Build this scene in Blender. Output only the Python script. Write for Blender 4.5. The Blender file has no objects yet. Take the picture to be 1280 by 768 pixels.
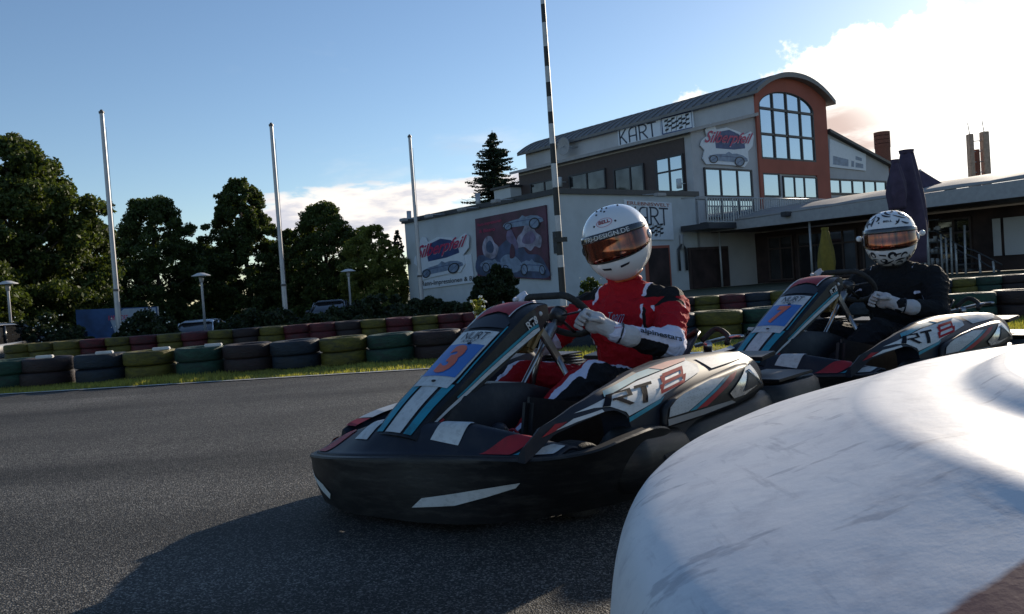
import bpy, bmesh, math, random
import numpy as np
from mathutils import Vector, Matrix, noise
random.seed(7); RNG = np.random.default_rng(7)
SC = bpy.context.scene
COL = SC.collection
PI = math.pi
rad = math.radians

# ------------------------------------------------------------------ camera geometry
FPX, CAMH = 1036.0, 0.78
_p, _r = rad(1.5), rad(4.0)
CF = Vector((0, math.cos(_p), -math.sin(_p)))
_ri = Vector((1, 0, 0)); _up = Vector((0, math.sin(_p), math.cos(_p)))
CR = _ri*math.cos(_r) - _up*math.sin(_r)
CU = _ri*math.sin(_r) + _up*math.cos(_r)
CAM = Vector((0, 0, CAMH))
def ray(px, py): return CF + CR*((px-640)/FPX) + CU*((384-py)/FPX)
def at(px, py, Y):
    d = ray(px, py); return CAM + d*(Y/d.y)
def atz(px, py, z):
    d = ray(px, py); return CAM + d*((z-CAMH)/d.z)

# ------------------------------------------------------------------ materials
def new_mat(name):
    m = bpy.data.materials.new(name); m.use_nodes = True
    nt = m.node_tree; b = nt.nodes['Principled BSDF']
    return m, nt, b
def N(nt, t, **kw):
    n = nt.nodes.new(t)
    for k, v in kw.items(): setattr(n, k, v)
    return n
def pmat(name, col, rough=.6, metal=0, var=.12, vscale=6, bump=0, bscale=40, coat=0, spec=.5, dirt=None, dirt_amt=.5, dscale=3, trans=0, emit=0, stretch=(1,1,1)):
    m, nt, b = new_mat(name); L = nt.links
    tc = N(nt, 'ShaderNodeTexCoord'); mp = N(nt, 'ShaderNodeMapping'); mp.inputs['Scale'].default_value = stretch
    L.new(tc.outputs['Object'], mp.inputs['Vector'])
    no = N(nt, 'ShaderNodeTexNoise'); no.inputs['Scale'].default_value = vscale; no.inputs['Detail'].default_value = 5
    L.new(mp.outputs[0], no.inputs['Vector'])
    mr = N(nt, 'ShaderNodeMapRange'); mr.inputs[1].default_value = .3; mr.inputs[2].default_value = .7
    mr.inputs[3].default_value = 1-var; mr.inputs[4].default_value = 1+var
    L.new(no.outputs['Fac'], mr.inputs[0])
    mul = N(nt, 'ShaderNodeVectorMath', operation='SCALE'); mul.inputs[0].default_value = col[:3]
    L.new(mr.outputs[0], mul.inputs['Scale'])
    out = mul.outputs[0]
    if dirt:
        n2 = N(nt, 'ShaderNodeTexNoise'); n2.inputs['Scale'].default_value = dscale; n2.inputs['Detail'].default_value = 8; n2.inputs['Roughness'].default_value = .7
        L.new(mp.outputs[0], n2.inputs['Vector'])
        m2 = N(nt, 'ShaderNodeMapRange'); m2.inputs[1].default_value = .48; m2.inputs[2].default_value = .68; m2.inputs[3].default_value = 0; m2.inputs[4].default_value = dirt_amt
        L.new(n2.outputs['Fac'], m2.inputs[0])
        mx = N(nt, 'ShaderNodeMix', data_type='RGBA'); mx.inputs[7].default_value = (*dirt, 1)
        L.new(m2.outputs[0], mx.inputs[0]); L.new(out, mx.inputs[6]); out = mx.outputs[2]
    L.new(out, b.inputs['Base Color'])
    b.inputs['Roughness'].default_value = rough; b.inputs['Metallic'].default_value = metal
    b.inputs['Coat Weight'].default_value = coat; b.inputs['Specular IOR Level'].default_value = spec
    if trans: b.inputs['Transmission Weight'].default_value = trans
    if emit:
        L.new(out, b.inputs['Emission Color']); b.inputs['Emission Strength'].default_value = emit
    if bump:
        n3 = N(nt, 'ShaderNodeTexNoise'); n3.inputs['Scale'].default_value = bscale; n3.inputs['Detail'].default_value = 4
        L.new(mp.outputs[0], n3.inputs['Vector'])
        bp = N(nt, 'ShaderNodeBump'); bp.inputs['Strength'].default_value = bump; bp.inputs['Distance'].default_value = .02
        L.new(n3.outputs['Fac'], bp.inputs['Height']); L.new(bp.outputs[0], b.inputs['Normal'])
    return m
M = {}
def mk(name, *a, **k): M[name] = pmat(name, *a, **k)
mk('black_plastic', (.009,.0095,.011), .5, bump=.06, bscale=30, dirt=(.05,.048,.045), dirt_amt=.6, dscale=16, spec=.35, stretch=(.5,.5,2.2))
mk('kart_black', (.008,.009,.012), .44, spec=.3, dirt=(.06,.06,.06), dirt_amt=.3, dscale=14)
mk('kart_navy', (.010,.014,.024), .48, spec=.28, dirt=(.04,.04,.045), dirt_amt=.3, dscale=16)
mk('decal_white', (.50,.53,.54), .55, spec=.22, dirt=(.20,.21,.22), dirt_amt=.45, dscale=40, stretch=(1,.35,1.5))
mk('decal_silver', (.6,.6,.6), .22, metal=.7, dirt=(.1,.1,.1), dirt_amt=.6, dscale=18)
mk('decal_red', (.32,.02,.03), .5, spec=.25, dirt=(.08,.02,.02), dirt_amt=.5, dscale=15)
mk('decal_cyan', (.02,.24,.33), .5, spec=.25, dirt=(.03,.06,.07), dirt_amt=.5, dscale=15)
mk('decal_blue', (.02,.13,.42), .35, coat=.2)
mk('decal_orange', (.55,.10,.04), .4)
mk('decal_grey', (.22,.22,.22), .45)
mk('ink', (.01,.012,.02), .5)
mk('letter_navy', (.006,.008,.014), .8, spec=.08)
mk('letter_red', (.34,.012,.022), .75, spec=.1)
mk('rubber', (.015,.015,.015), .8, bump=.3, bscale=80, dirt=(.05,.048,.045), dirt_amt=.5, dscale=12)
mk('steel', (.45,.45,.46), .3, metal=1, dirt=(.1,.09,.08), dirt_amt=.4)
mk('dark_steel', (.08,.08,.085), .45, metal=.6)
mk('brass_tank', (.23,.15,.06), .5)
mk('suit_red', (.36,.010,.018), .75, var=.15, vscale=25, bump=.35, bscale=28)
mk('suit_black', (.012,.012,.014), .8, var=.2, vscale=25, bump=.35, bscale=28)
mk('suit_white', (.60,.60,.72), .75, var=.06, vscale=25, bump=.35, bscale=28)
mk('glove_white', (.62,.62,.70), .8, var=.08, vscale=40, bump=.4, bscale=50)
mk('glove_grey', (.45,.44,.46), .8, var=.08, vscale=40, bump=.4, bscale=50)
mk('helmet_white', (.70,.71,.73), .18, var=.03, coat=.6)
mk('visor', (.17,.030,.008), .10, metal=.8, var=.85, vscale=11, coat=1, stretch=(3.5,3.5,.4))
mk('visor_strip', (.03,.03,.035), .2, coat=.6)
mk('helmet_trim', (.5,.12,.04), .4)
mk('white_barrier_plastic', (.68,.68,.70), .5, var=.05, vscale=5, bump=.03, bscale=70, dirt=(.36,.36,.39), dirt_amt=.5, dscale=11, stretch=(1,.22,1), spec=.35)
mk('barrier_red', (.16,.012,.02), .5, bump=.2)
TY = {'yellow':(.095,.080,.006), 'green':(.008,.042,.025), 'blue':(.008,.016,.028), 'red':(.075,.005,.009), 'maroon':(.020,.008,.008)}
for k, v in TY.items(): mk('tyre_'+k, v, .7, var=.35, vscale=9, bump=.5, bscale=25, dirt=(.012,.012,.012), dirt_amt=.85, dscale=5, stretch=(1,1,2.5))
mk('wall_grey', (.50,.49,.50), .85, var=.07, vscale=.7, bump=.1, bscale=30, dirt=(.34,.33,.33), dirt_amt=.35, dscale=.5)
mk('wall_white', (.55,.57,.58), .85, var=.06, vscale=.7, dirt=(.38,.39,.38), dirt_amt=.4, dscale=.6)
mk('red_render', (.36,.10,.065), .8, var=.1, vscale=1)
mk('roof_metal', (.20,.19,.185), .6, metal=.3, var=.1, vscale=2, dirt=(.08,.08,.08), dirt_amt=.5, dscale=2)
mk('dark_trim', (.035,.035,.04), .5)
mk('brown_frame', (.065,.042,.038), .6)
mk('interior_dark', (.045,.026,.024), .8, var=.5, vscale=1.5)
mk('glass', (.55,.60,.66), .04, metal=.9, var=.03, vscale=.6)
mk('glass_dark', (.10,.10,.105), .05, metal=.8, var=.3, vscale=1.2)
mk('sign_white', (.70,.73,.78), .5, var=.04)
mk('sign_blue', (.035,.06,.17), .5, var=.3, vscale=3)
mk('sign_navy', (.02,.03,.06), .5)
mk('sign_red', (.45,.03,.10), .5, var=.15, vscale=4)
mk('sign_ltblue', (.20,.26,.36), .5, var=.3, vscale=4)
mk('ad_red', (.085,.024,.052), .45, var=.5, vscale=1.5)
mk('ad_mauve', (.16,.12,.22), .45, var=.4, vscale=3)
mk('ad_blue', (.05,.075,.15), .45, var=.5, vscale=2)
mk('ad_pale', (.30,.28,.36), .45, var=.6, vscale=2.5)
mk('rail_metal', (.42,.42,.42), .45, metal=.3)
mk('pole_grey', (.42,.42,.44), .4, metal=.3, dirt=(.2,.2,.2), dirt_amt=.4)
mk('pole_white', (.55,.55,.55), .5, dirt=(.2,.2,.2), dirt_amt=.5)
mk('pole_black', (.015,.015,.015), .5)
mk('concrete', (.33,.32,.30), .85, var=.1, vscale=2, bump=.2)
mk('umbrella_purple', (.060,.040,.072), .85, var=.2, vscale=5, bump=.4, bscale=8)
mk('umbrella_yellow', (.19,.14,.02), .85, var=.2, vscale=5, bump=.4, bscale=8)
mk('brick_red', (.22,.085,.055), .85, var=.2, vscale=14)
mk('tower_brown', (.42,.30,.22), .8, var=.2)  # brown made paler: the flare over the tower is put into its colour
mk('membrane', (.30,.28,.265), .7, var=.12, vscale=3, dirt=(.2,.19,.18), dirt_amt=.5, dscale=2)
mk('fascia', (.34,.33,.33), .6, var=.1)
mk('bark', (.06,.045,.035), .9, bump=.6, bscale=14)
mk('car_silver', (.55,.57,.60), .25, metal=.6, coat=.8)
mk('car_dark', (.02,.022,.028), .25, coat=.8)
mk('car_green', (.10,.13,.12), .3, coat=.6)
mk('tail_red', (.45,.02,.02), .3)
mk('banner_blue', (.02,.07,.20), .6, var=.4, vscale=2)
mk('banner_pale', (.30,.36,.45), .6)
mk('petal', (.8,.8,.72), .7)
mk('plate_white', (.55,.55,.55), .5)

def leafmat(name, col, tr=.35):
    m, nt, b = new_mat(name); L = nt.links
    g = N(nt, 'ShaderNodeNewGeometry')
    no = N(nt, 'ShaderNodeTexNoise'); no.inputs['Scale'].default_value = .9; no.inputs['Detail'].default_value = 3
    tc = N(nt, 'ShaderNodeTexCoord'); L.new(tc.outputs['Object'], no.inputs['Vector'])
    ad = N(nt, 'ShaderNodeMath', operation='ADD'); L.new(g.outputs['Random Per Island'], ad.inputs[0]); L.new(no.outputs['Fac'], ad.inputs[1])
    mr = N(nt, 'ShaderNodeMapRange'); mr.inputs[1].default_value = .3; mr.inputs[2].default_value = 1.6; mr.inputs[3].default_value = .5; mr.inputs[4].default_value = 1.6
    L.new(ad.outputs[0], mr.inputs[0])
    mul = N(nt, 'ShaderNodeVectorMath', operation='SCALE'); mul.inputs[0].default_value = col
    L.new(mr.outputs[0], mul.inputs['Scale']); L.new(mul.outputs[0], b.inputs['Base Color'])
    b.inputs['Roughness'].default_value = .6; b.inputs['Specular IOR Level'].default_value = .3
    t = N(nt, 'ShaderNodeBsdfTranslucent'); m2 = N(nt, 'ShaderNodeVectorMath', operation='MULTIPLY'); m2.inputs[1].default_value = (1.5,1.5,.6)
    L.new(mul.outputs[0], m2.inputs[0]); L.new(m2.outputs[0], t.inputs[0])
    mx = N(nt, 'ShaderNodeMixShader'); mx.inputs[0].default_value = tr
    L.new(b.outputs[0], mx.inputs[1]); L.new(t.outputs[0], mx.inputs[2])
    L.new(mx.outputs[0], nt.nodes['Material Output'].inputs[0]); return m
M['leaf_dark'] = leafmat('leaf_dark', (.048,.068,.020), .3)
M['leaf_mid'] = leafmat('leaf_mid', (.056,.076,.020), .3)
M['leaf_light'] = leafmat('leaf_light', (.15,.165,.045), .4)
M['leaf_conifer'] = leafmat('leaf_conifer', (.018,.032,.016), .15)
M['leaf_hedge'] = leafmat('leaf_hedge', (.022,.034,.014), .2)
M['grass_blade'] = leafmat('grass_blade', (.26,.25,.07), .45)

def suit_mat(base):
    m, nt, b = new_mat('race_suit'); L = nt.links
    at_ = N(nt, 'ShaderNodeAttribute'); at_.attribute_name = 'panels'; sp = N(nt, 'ShaderNodeSeparateColor'); L.new(at_.outputs['Color'], sp.inputs[0])
    tc = N(nt, 'ShaderNodeTexCoord'); no = N(nt, 'ShaderNodeTexNoise'); no.inputs['Scale'].default_value = 17; no.inputs['Detail'].default_value = 6; no.inputs['Distortion'].default_value = 1.2; L.new(tc.outputs['Object'], no.inputs['Vector'])
    out = None; prev = base
    for ch, col in ((0, (.012,.012,.014)), (1, (.60,.60,.74))):
        mr = N(nt, 'ShaderNodeMapRange'); mr.interpolation_type = 'SMOOTHSTEP'; mr.inputs[1].default_value = .42; mr.inputs[2].default_value = .58; L.new(sp.outputs[ch], mr.inputs[0])
        mx = N(nt, 'ShaderNodeMix', data_type='RGBA'); L.new(mr.outputs[0], mx.inputs[0])
        if out is None: mx.inputs[6].default_value = (*base, 1)
        else: L.new(out, mx.inputs[6])
        mx.inputs[7].default_value = (*col, 1); out = mx.outputs[2]
    L.new(out, b.inputs['Base Color']); b.inputs['Roughness'].default_value = .85; b.inputs['Specular IOR Level'].default_value = .15
    bp = N(nt, 'ShaderNodeBump'); bp.inputs['Strength'].default_value = .6; bp.inputs['Distance'].default_value = .03; L.new(no.outputs['Fac'], bp.inputs['Height']); L.new(bp.outputs[0], b.inputs['Normal']); return m
M['race_suit_red'] = suit_mat((.36,.010,.018)); M['race_suit_black'] = suit_mat((.006,.0055,.006))
def barrier_mat():
    m, nt, b = new_mat('scuffed_white_plastic'); L = nt.links
    tc = N(nt, 'ShaderNodeTexCoord')
    def noise_(sc, det, st=(1,1,1), rot=0, rough=.6):
        mp = N(nt, 'ShaderNodeMapping'); mp.inputs['Scale'].default_value = st; mp.inputs['Rotation'].default_value = (0,0,rot); L.new(tc.outputs['Object'], mp.inputs[0])
        n = N(nt, 'ShaderNodeTexNoise'); n.inputs['Scale'].default_value = sc; n.inputs['Detail'].default_value = det; n.inputs['Roughness'].default_value = rough; L.new(mp.outputs[0], n.inputs['Vector']); return n.outputs['Fac']
    def rng_(v, a0, a1, o0, o1):
        n = N(nt, 'ShaderNodeMapRange'); n.inputs[1].default_value = a0; n.inputs[2].default_value = a1; n.inputs[3].default_value = o0; n.inputs[4].default_value = o1; L.new(v, n.inputs[0]); return n.outputs[0]
    def mix(f, x, y):
        n = N(nt, 'ShaderNodeMix', data_type='RGBA'); L.new(f, n.inputs[0])
        for i, v in ((6, x), (7, y)):
            if isinstance(v, tuple): n.inputs[i].default_value = v
            else: L.new(v, n.inputs[i])
        return n.outputs[2]
    col = mix(rng_(noise_(3.5, 8), .35, .65, 0, 1), (.70,.70,.71,1), (.58,.58,.61,1))
    col = mix(rng_(noise_(26, 9, (1,1,1), 0, .72), .50, .68, 0, .55), col, (.36,.36,.40,1))
    col = mix(rng_(noise_(70, 5, (1,.14,1), .9), .60, .70, 0, .5), col, (.26,.26,.30,1))
    col = mix(rng_(noise_(42, 4, (.09,1,1), -.35), .61, .67, 0, .5), col, (.20,.20,.24,1))
    sp = N(nt, 'ShaderNodeSeparateXYZ'); L.new(tc.outputs['Object'], sp.inputs[0])
    e = N(nt, 'ShaderNodeMath', operation='MULTIPLY'); e.inputs[1].default_value = .35; L.new(sp.outputs[0], e.inputs[0])
    f = N(nt, 'ShaderNodeMath', operation='SUBTRACT'); L.new(e.outputs[0], f.inputs[0]); L.new(sp.outputs[1], f.inputs[1])
    nz = N(nt, 'ShaderNodeMath', operation='MULTIPLY'); nz.inputs[1].default_value = .010; L.new(noise_(40, 4), nz.inputs[0])
    g = N(nt, 'ShaderNodeMath', operation='ADD'); L.new(f.outputs[0], g.inputs[0]); L.new(nz.outputs[0], g.inputs[1])
    K = .289-.41 + .35*(.70-.1475)
    col = mix(rng_(g.outputs[0], -K+.003, -K+.007, 0, 1), col, (.085,.006,.012,1))
    L.new(col, b.inputs['Base Color']); b.inputs['Roughness'].default_value = .45; b.inputs['Specular IOR Level'].default_value = .35
    bp = N(nt, 'ShaderNodeBump'); bp.inputs['Strength'].default_value = .045; bp.inputs['Distance'].default_value = .01; L.new(noise_(45, 6), bp.inputs['Height']); L.new(bp.outputs[0], b.inputs['Normal']); M['scuffed_white_plastic'] = m
barrier_mat()
def ground_mats():
    m, nt, b = new_mat('asphalt'); L = nt.links
    tc = N(nt, 'ShaderNodeTexCoord')
    v = N(nt, 'ShaderNodeTexVoronoi'); v.inputs['Scale'].default_value = 210; L.new(tc.outputs['Object'], v.inputs['Vector'])
    n1 = N(nt, 'ShaderNodeTexNoise'); n1.inputs['Scale'].default_value = 1.1; n1.inputs['Detail'].default_value = 6; L.new(tc.outputs['Object'], n1.inputs['Vector'])
    n2 = N(nt, 'ShaderNodeTexNoise'); n2.inputs['Scale'].default_value = 190; n2.inputs['Detail'].default_value = 2; L.new(tc.outputs['Object'], n2.inputs['Vector'])
    sep = N(nt, 'ShaderNodeSeparateColor'); L.new(v.outputs['Color'], sep.inputs[0])
    cr = N(nt, 'ShaderNodeValToRGB'); cr.color_ramp.elements[0].position = 0; cr.color_ramp.elements[0].color = (.021,.0203,.0192,1)
    cr.color_ramp.elements[1].position = 1; cr.color_ramp.elements[1].color = (.26,.25,.225,1)
    e = cr.color_ramp.elements.new(.70); e.color = (.055,.053,.050,1)
    L.new(sep.outputs[0], cr.inputs[0])
    mr = N(nt, 'ShaderNodeMapRange'); mr.inputs[1].default_value = .3; mr.inputs[2].default_value = .7; mr.inputs[3].default_value = .75; mr.inputs[4].default_value = 1.2
    L.new(n1.outputs['Fac'], mr.inputs[0])
    mu = N(nt, 'ShaderNodeVectorMath', operation='SCALE'); L.new(cr.outputs[0], mu.inputs[0]); L.new(mr.outputs[0], mu.inputs['Scale'])
    mpx = N(nt, 'ShaderNodeMapping'); mpx.inputs['Scale'].default_value = (.12,1.1,1); mpx.inputs['Rotation'].default_value = (0,0,.10); L.new(tc.outputs['Object'], mpx.inputs[0])
    n5 = N(nt, 'ShaderNodeTexNoise'); n5.inputs['Scale'].default_value = 1.0; n5.inputs['Detail'].default_value = 4; L.new(mpx.outputs[0], n5.inputs['Vector'])
    m5 = N(nt, 'ShaderNodeMapRange'); m5.inputs[1].default_value = .36; m5.inputs[2].default_value = .62; m5.inputs[3].default_value = .55; m5.inputs[4].default_value = 1.30; L.new(n5.outputs['Fac'], m5.inputs[0])
    mu5 = N(nt, 'ShaderNodeVectorMath', operation='SCALE'); L.new(mu.outputs[0], mu5.inputs[0]); L.new(m5.outputs[0], mu5.inputs['Scale'])
    L.new(mu5.outputs[0], b.inputs['Base Color']); b.inputs['Roughness'].default_value = .7; b.inputs['Specular IOR Level'].default_value = .22
    ad = N(nt, 'ShaderNodeMath', operation='ADD'); L.new(v.outputs['Distance'], ad.inputs[0]); L.new(n2.outputs['Fac'], ad.inputs[1])
    bp = N(nt, 'ShaderNodeBump'); bp.inputs['Strength'].default_value = .85; bp.inputs['Distance'].default_value = .004
    L.new(ad.outputs[0], bp.inputs['Height']); L.new(bp.outputs[0], b.inputs['Normal'])
    M['asphalt'] = m
    M['soil'] = pmat('soil', (.045,.05,.022), .9, var=.4, vscale=2, bump=.5, bscale=20, dirt=(.08,.075,.04), dirt_amt=.6, dscale=1)
    M['grass_base'] = pmat('grass_base', (.09,.10,.025), .9, var=.4, vscale=8, bump=.6, bscale=60)
    M['track_line'] = pmat('track_line', (.5,.5,.47), .6, var=.1, dirt=(.1,.1,.1), dirt_amt=.8, dscale=5)
ground_mats()

# ------------------------------------------------------------------ mesh helpers
def link(o, parent=None):
    COL.objects.link(o)
    if parent: o.parent = parent
    return o
def mesh_obj(name, verts, faces, mats, parent=None, mi=None, smooth=False, loc=None, sharp=None):
    me = bpy.data.meshes.new(name); me.from_pydata([tuple(v) for v in verts], [], faces)
    if not isinstance(mats, (list, tuple)): mats = [mats]
    for m in mats: me.materials.append(M[m] if isinstance(m, str) else m)
    if mi is not None: me.polygons.foreach_set('material_index', mi)
    if smooth:
        me.polygons.foreach_set('use_smooth', [True]*len(me.polygons))
    me.update()
    if smooth and sharp: me.set_sharp_from_angle(angle=rad(sharp))
    o = bpy.data.objects.new(name, me); link(o, parent)
    if loc is not None: o.location = loc
    return o
class MB:
    def __init__(s): s.v = []; s.f = []; s.m = []; s.cur = 0
    def add(s, vs, fs):
        n = len(s.v); s.v += [Vector(v) for v in vs]; s.f += [tuple(i+n for i in f) for f in fs]; s.m += [s.cur]*len(fs)
    def box(s, c, sz, R=None):
        x, y, z = sz[0]/2, sz[1]/2, sz[2]/2
        vs = [Vector(p) for p in [(-x,-y,-z),(x,-y,-z),(x,y,-z),(-x,y,-z),(-x,-y,z),(x,-y,z),(x,y,z),(-x,y,z)]]
        if R is not None: vs = [R @ v for v in vs]
        s.add([v+Vector(c) for v in vs], [(0,3,2,1),(4,5,6,7),(0,1,5,4),(1,2,6,5),(2,3,7,6),(3,0,4,7)])
    def loft(s, rings, cap=True, closed=True):
        n = len(rings[0]); vs = [p for r in rings for p in r]; fs = []
        for i in range(len(rings)-1):
            for j in range(n if closed else n-1):
                k = (j+1) % n; fs.append((i*n+j, i*n+k, (i+1)*n+k, (i+1)*n+j))
        if cap: fs.append(tuple(reversed(range(n)))); fs.append(tuple(range((len(rings)-1)*n, len(rings)*n)))
        s.add(vs, fs)
    def tube(s, pts, r, n=10, cap=True, flat=1.0):
        pts = [Vector(p) for p in pts]; rs = r if isinstance(r, (list, tuple)) else [r]*len(pts)
        rings = []; prev = None
        for i, p in enumerate(pts):
            t = (pts[min(i+1, len(pts)-1)] - pts[max(i-1, 0)]).normalized()
            if prev is None:
                a = Vector((0,0,1)) if abs(t.z) < .9 else Vector((1,0,0)); prev = t.cross(a).normalized()
            prev = (prev - t*prev.dot(t)).normalized(); b = t.cross(prev)
            rings.append([p + (prev*math.cos(q)*rs[i] + b*math.sin(q)*rs[i]*flat) for q in [2*PI*k/n for k in range(n)]])
        s.loft(rings, cap)
    def revolve(s, prof, n=32, M4=None, cap=False):
        rings = []
        for k in range(n):
            a = 2*PI*k/n; rings.append([Vector((r*math.cos(a), r*math.sin(a), z)) for r, z in prof])
        m = len(prof); vs = [p if M4 is None else M4 @ p for r in rings for p in r]; fs = []
        for i in range(n):
            for j in range(m-1):
                i2 = (i+1) % n; fs.append((i*m+j, i2*m+j, i2*m+j+1, i*m+j+1))
        s.add(vs, fs)
    def sphere(s, c, r, n=10, sc=(1,1,1)):
        prof = [(max(1e-4, r*math.cos(-PI/2+PI*k/n)), r*math.sin(-PI/2+PI*k/n)) for k in range(n+1)]
        M4 = Matrix.Translation(c) @ Matrix.Diagonal((*sc, 1)); s.revolve(prof, n*2, M4)
    def capsule(s, a, b, ra, rb, n=14, sx=1.0, side=None, sa=4):
        """tapered limb with round ends; sx widens it along `side`"""
        a, b = Vector(a), Vector(b); t = (b-a).normalized()
        u = Vector(side) if side is not None else (Vector((0,0,1)) if abs(t.z) < .9 else Vector((1,0,0)))
        u = (u - t*u.dot(t)).normalized(); w = t.cross(u); rings = []
        def ring(c, r): rings.append([c + u*math.cos(q)*r*sx + w*math.sin(q)*r for q in [2*PI*k/n for k in range(n)]])
        for k in range(1, sa+1):
            q = PI/2*k/sa; ring(a - t*ra*math.cos(q), max(1e-3, ra*math.sin(q)))
        for k in range(0, sa):
            q = PI/2*k/sa; ring(b + t*rb*math.sin(q), max(1e-3, rb*math.cos(q)))
        s.loft(rings)
    def build(s, name, mats, parent=None, smooth=False, loc=None, sharp=None, bevel=0, seg=2):
        if bevel: smooth = True
        o = mesh_obj(name, s.v, s.f, mats, parent, s.m, smooth, loc, sharp)
        if bevel:
            bm = bmesh.new(); bm.from_mesh(o.data)
            es = [e for e in bm.edges if len(e.link_faces) == 2 and e.calc_face_angle(0) > .5]
            bmesh.ops.bevel(bm, geom=es, offset=bevel, segments=seg, affect='EDGES', clamp_overlap=True)
            bm.to_mesh(o.data); bm.free()
            o.data.polygons.foreach_set('use_smooth', [True]*len(o.data.polygons)); o.data.set_sharp_from_angle(angle=rad(40))
        return o
def tag(o, label=None, cat=None, group=None, kind=None):
    if label: o['label'] = label
    if cat: o['category'] = cat
    if group: o['group'] = group
    if kind: o['kind'] = kind
    return o
def empty(name, loc=(0,0,0), rz=0, **k):
    o = bpy.data.objects.new(name, None); o.location = loc; o.rotation_euler = (0,0,rz); o.empty_display_size = .2
    COL.objects.link(o); tag(o, **k); return o
def copy_tree(o, parent=None):
    c = o.copy(); COL.objects.link(c)
    if parent: c.parent = parent
    for ch in list(o.children): copy_tree(ch, c)
    return c
def solidify(o, t, off=-1):
    md = o.modifiers.new('s', 'SOLIDIFY'); md.thickness = t; md.offset = off
def lerp(a, b, t): return a+(b-a)*t
def interp(x, pts):
    if x <= pts[0][0]: return pts[0][1]
    for (a, va), (b, vb) in zip(pts, pts[1:]):
        if x <= b: return lerp(va, vb, (x-a)/(b-a))
    return pts[-1][1]
def cr_spline(pts, n=6, closed=False):
    P = [Vector(p) for p in pts]; out = []; L = len(P)
    rng = range(L) if closed else range(L-1)
    for i in rng:
        p0 = P[(i-1) % L] if closed or i > 0 else P[0]*2-P[1]
        p1 = P[i]; p2 = P[(i+1) % L]
        p3 = P[(i+2) % L] if closed or i+2 < L else P[-1]*2-P[-2]
        for k in range(n):
            t = k/n; out.append(.5*((2*p1)+(p2-p0)*t+(2*p0-5*p1+4*p2-p3)*t*t+(3*p1-p0-3*p2+p3)*t**3))
    if not closed: out.append(P[-1])
    return out

# 2-D shapes that are laid on surfaces -------------------------------------------------
def subdiv2d(vs, fs, maxlen):
    bm = bmesh.new(); bv = [bm.verts.new((x, y, 0)) for x, y in vs]
    for f in fs:
        try: bm.faces.new([bv[i] for i in f])
        except ValueError: pass
    bmesh.ops.triangulate(bm, faces=bm.faces[:])
    for _ in range(8):
        es = [e for e in bm.edges if e.calc_length() > maxlen]
        if not es: break
        bmesh.ops.subdivide_edges(bm, edges=es, cuts=1); bmesh.ops.triangulate(bm, faces=[f for f in bm.faces if len(f.verts) > 3])
    bm.verts.index_update()
    v = [(q.co.x, q.co.y) for q in bm.verts]; f = [tuple(q.index for q in g.verts) for g in bm.faces]; bm.free(); return v, f
def poly2d(pts, maxlen=.03): return subdiv2d(pts, [tuple(range(len(pts)))], maxlen)
_tc = {}
def text2d(s, shear=0, bold=0, space=1.0):
    key = (s, shear, bold, space)
    if key in _tc: return _tc[key]
    cu = bpy.data.curves.new('t', 'FONT'); cu.body = s; cu.shear = shear; cu.offset = bold; cu.space_character = space; cu.resolution_u = 3
    cu.size = 1; o = bpy.data.objects.new('t', cu); COL.objects.link(o)
    dg = bpy.context.evaluated_depsgraph_get(); me = bpy.data.meshes.new_from_object(o.evaluated_get(dg))
    vs = [(v.co.x, v.co.y) for v in me.vertices]; fs = [tuple(p.vertices) for p in me.polygons]
    bpy.data.objects.remove(o); bpy.data.curves.remove(cu); bpy.data.meshes.remove(me)
    x0 = min(v[0] for v in vs); x1 = max(v[0] for v in vs); y0 = min(v[1] for v in vs); y1 = max(v[1] for v in vs)
    vs = [((x-x0)/(x1-x0), (y-y0)/(y1-y0)) for x, y in vs]
    _tc[key] = (vs, fs, (x1-x0)/(y1-y0)); return _tc[key]
def quadmap(vs, bl, br, tr, tl):
    out = []
    for x, y in vs:
        a = (lerp(bl[0], br[0], x), lerp(bl[1], br[1], x)); b = (lerp(tl[0], tr[0], x), lerp(tl[1], tr[1], x))
        out.append((lerp(a[0], b[0], y), lerp(a[1], b[1], y)))
    return out
def on_surface(name, shape, fn, mat, parent, maxlen=None):
    vs, fs = shape[:2]
    if maxlen: vs, fs = subdiv2d(vs, fs, maxlen)
    return mesh_obj(name, [fn(a, b) for a, b in vs], fs, mat, parent, smooth=True)
def orient(o, out):
    n = Vector((0,0,0))
    for p in o.data.polygons: n += p.normal*p.area
    if n.dot(Vector(out)) < 0: o.data.flip_normals()
    return o
def merge_shapes(shapes):
    vs, fs = [], []
    for s in shapes:
        n = len(vs); vs += list(s[0]); fs += [tuple(i+n for i in f) for f in s[1]]
    return vs, fs
def ribbon2d(pts, w):
    P = [Vector(p) for p in pts]; L = []; R = []
    for i, p in enumerate(P):
        t = (P[min(i+1, len(P)-1)]-P[max(i-1, 0)]).normalized(); n = Vector((-t.y, t.x)); L.append(p+n*w/2); R.append(p-n*w/2)
    n = len(P); return [tuple(q) for q in L+R], [(i, i+1, n+i+1, n+i) for i in range(n-1)]
def disc2d(cx, cy, rx, ry, n=20, a0=0, a1=2*PI):
    return [(cx+rx*math.cos(a0+(a1-a0)*k/n), cy+ry*math.sin(a0+(a1-a0)*k/n)) for k in range(n)], [tuple(range(n))]
def ring2d(cx, cy, r, w, n=24, sy=1):
    vs = [(cx+q*math.cos(2*PI*k/n), cy+sy*q*math.sin(2*PI*k/n)) for q in (r, r-w) for k in range(n)]
    return vs, [(k, (k+1) % n, n+(k+1) % n, n+k) for k in range(n)]
def eval_mesh(o):
    dg = bpy.context.evaluated_depsgraph_get(); return bpy.data.meshes.new_from_object(o.evaluated_get(dg))
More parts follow.
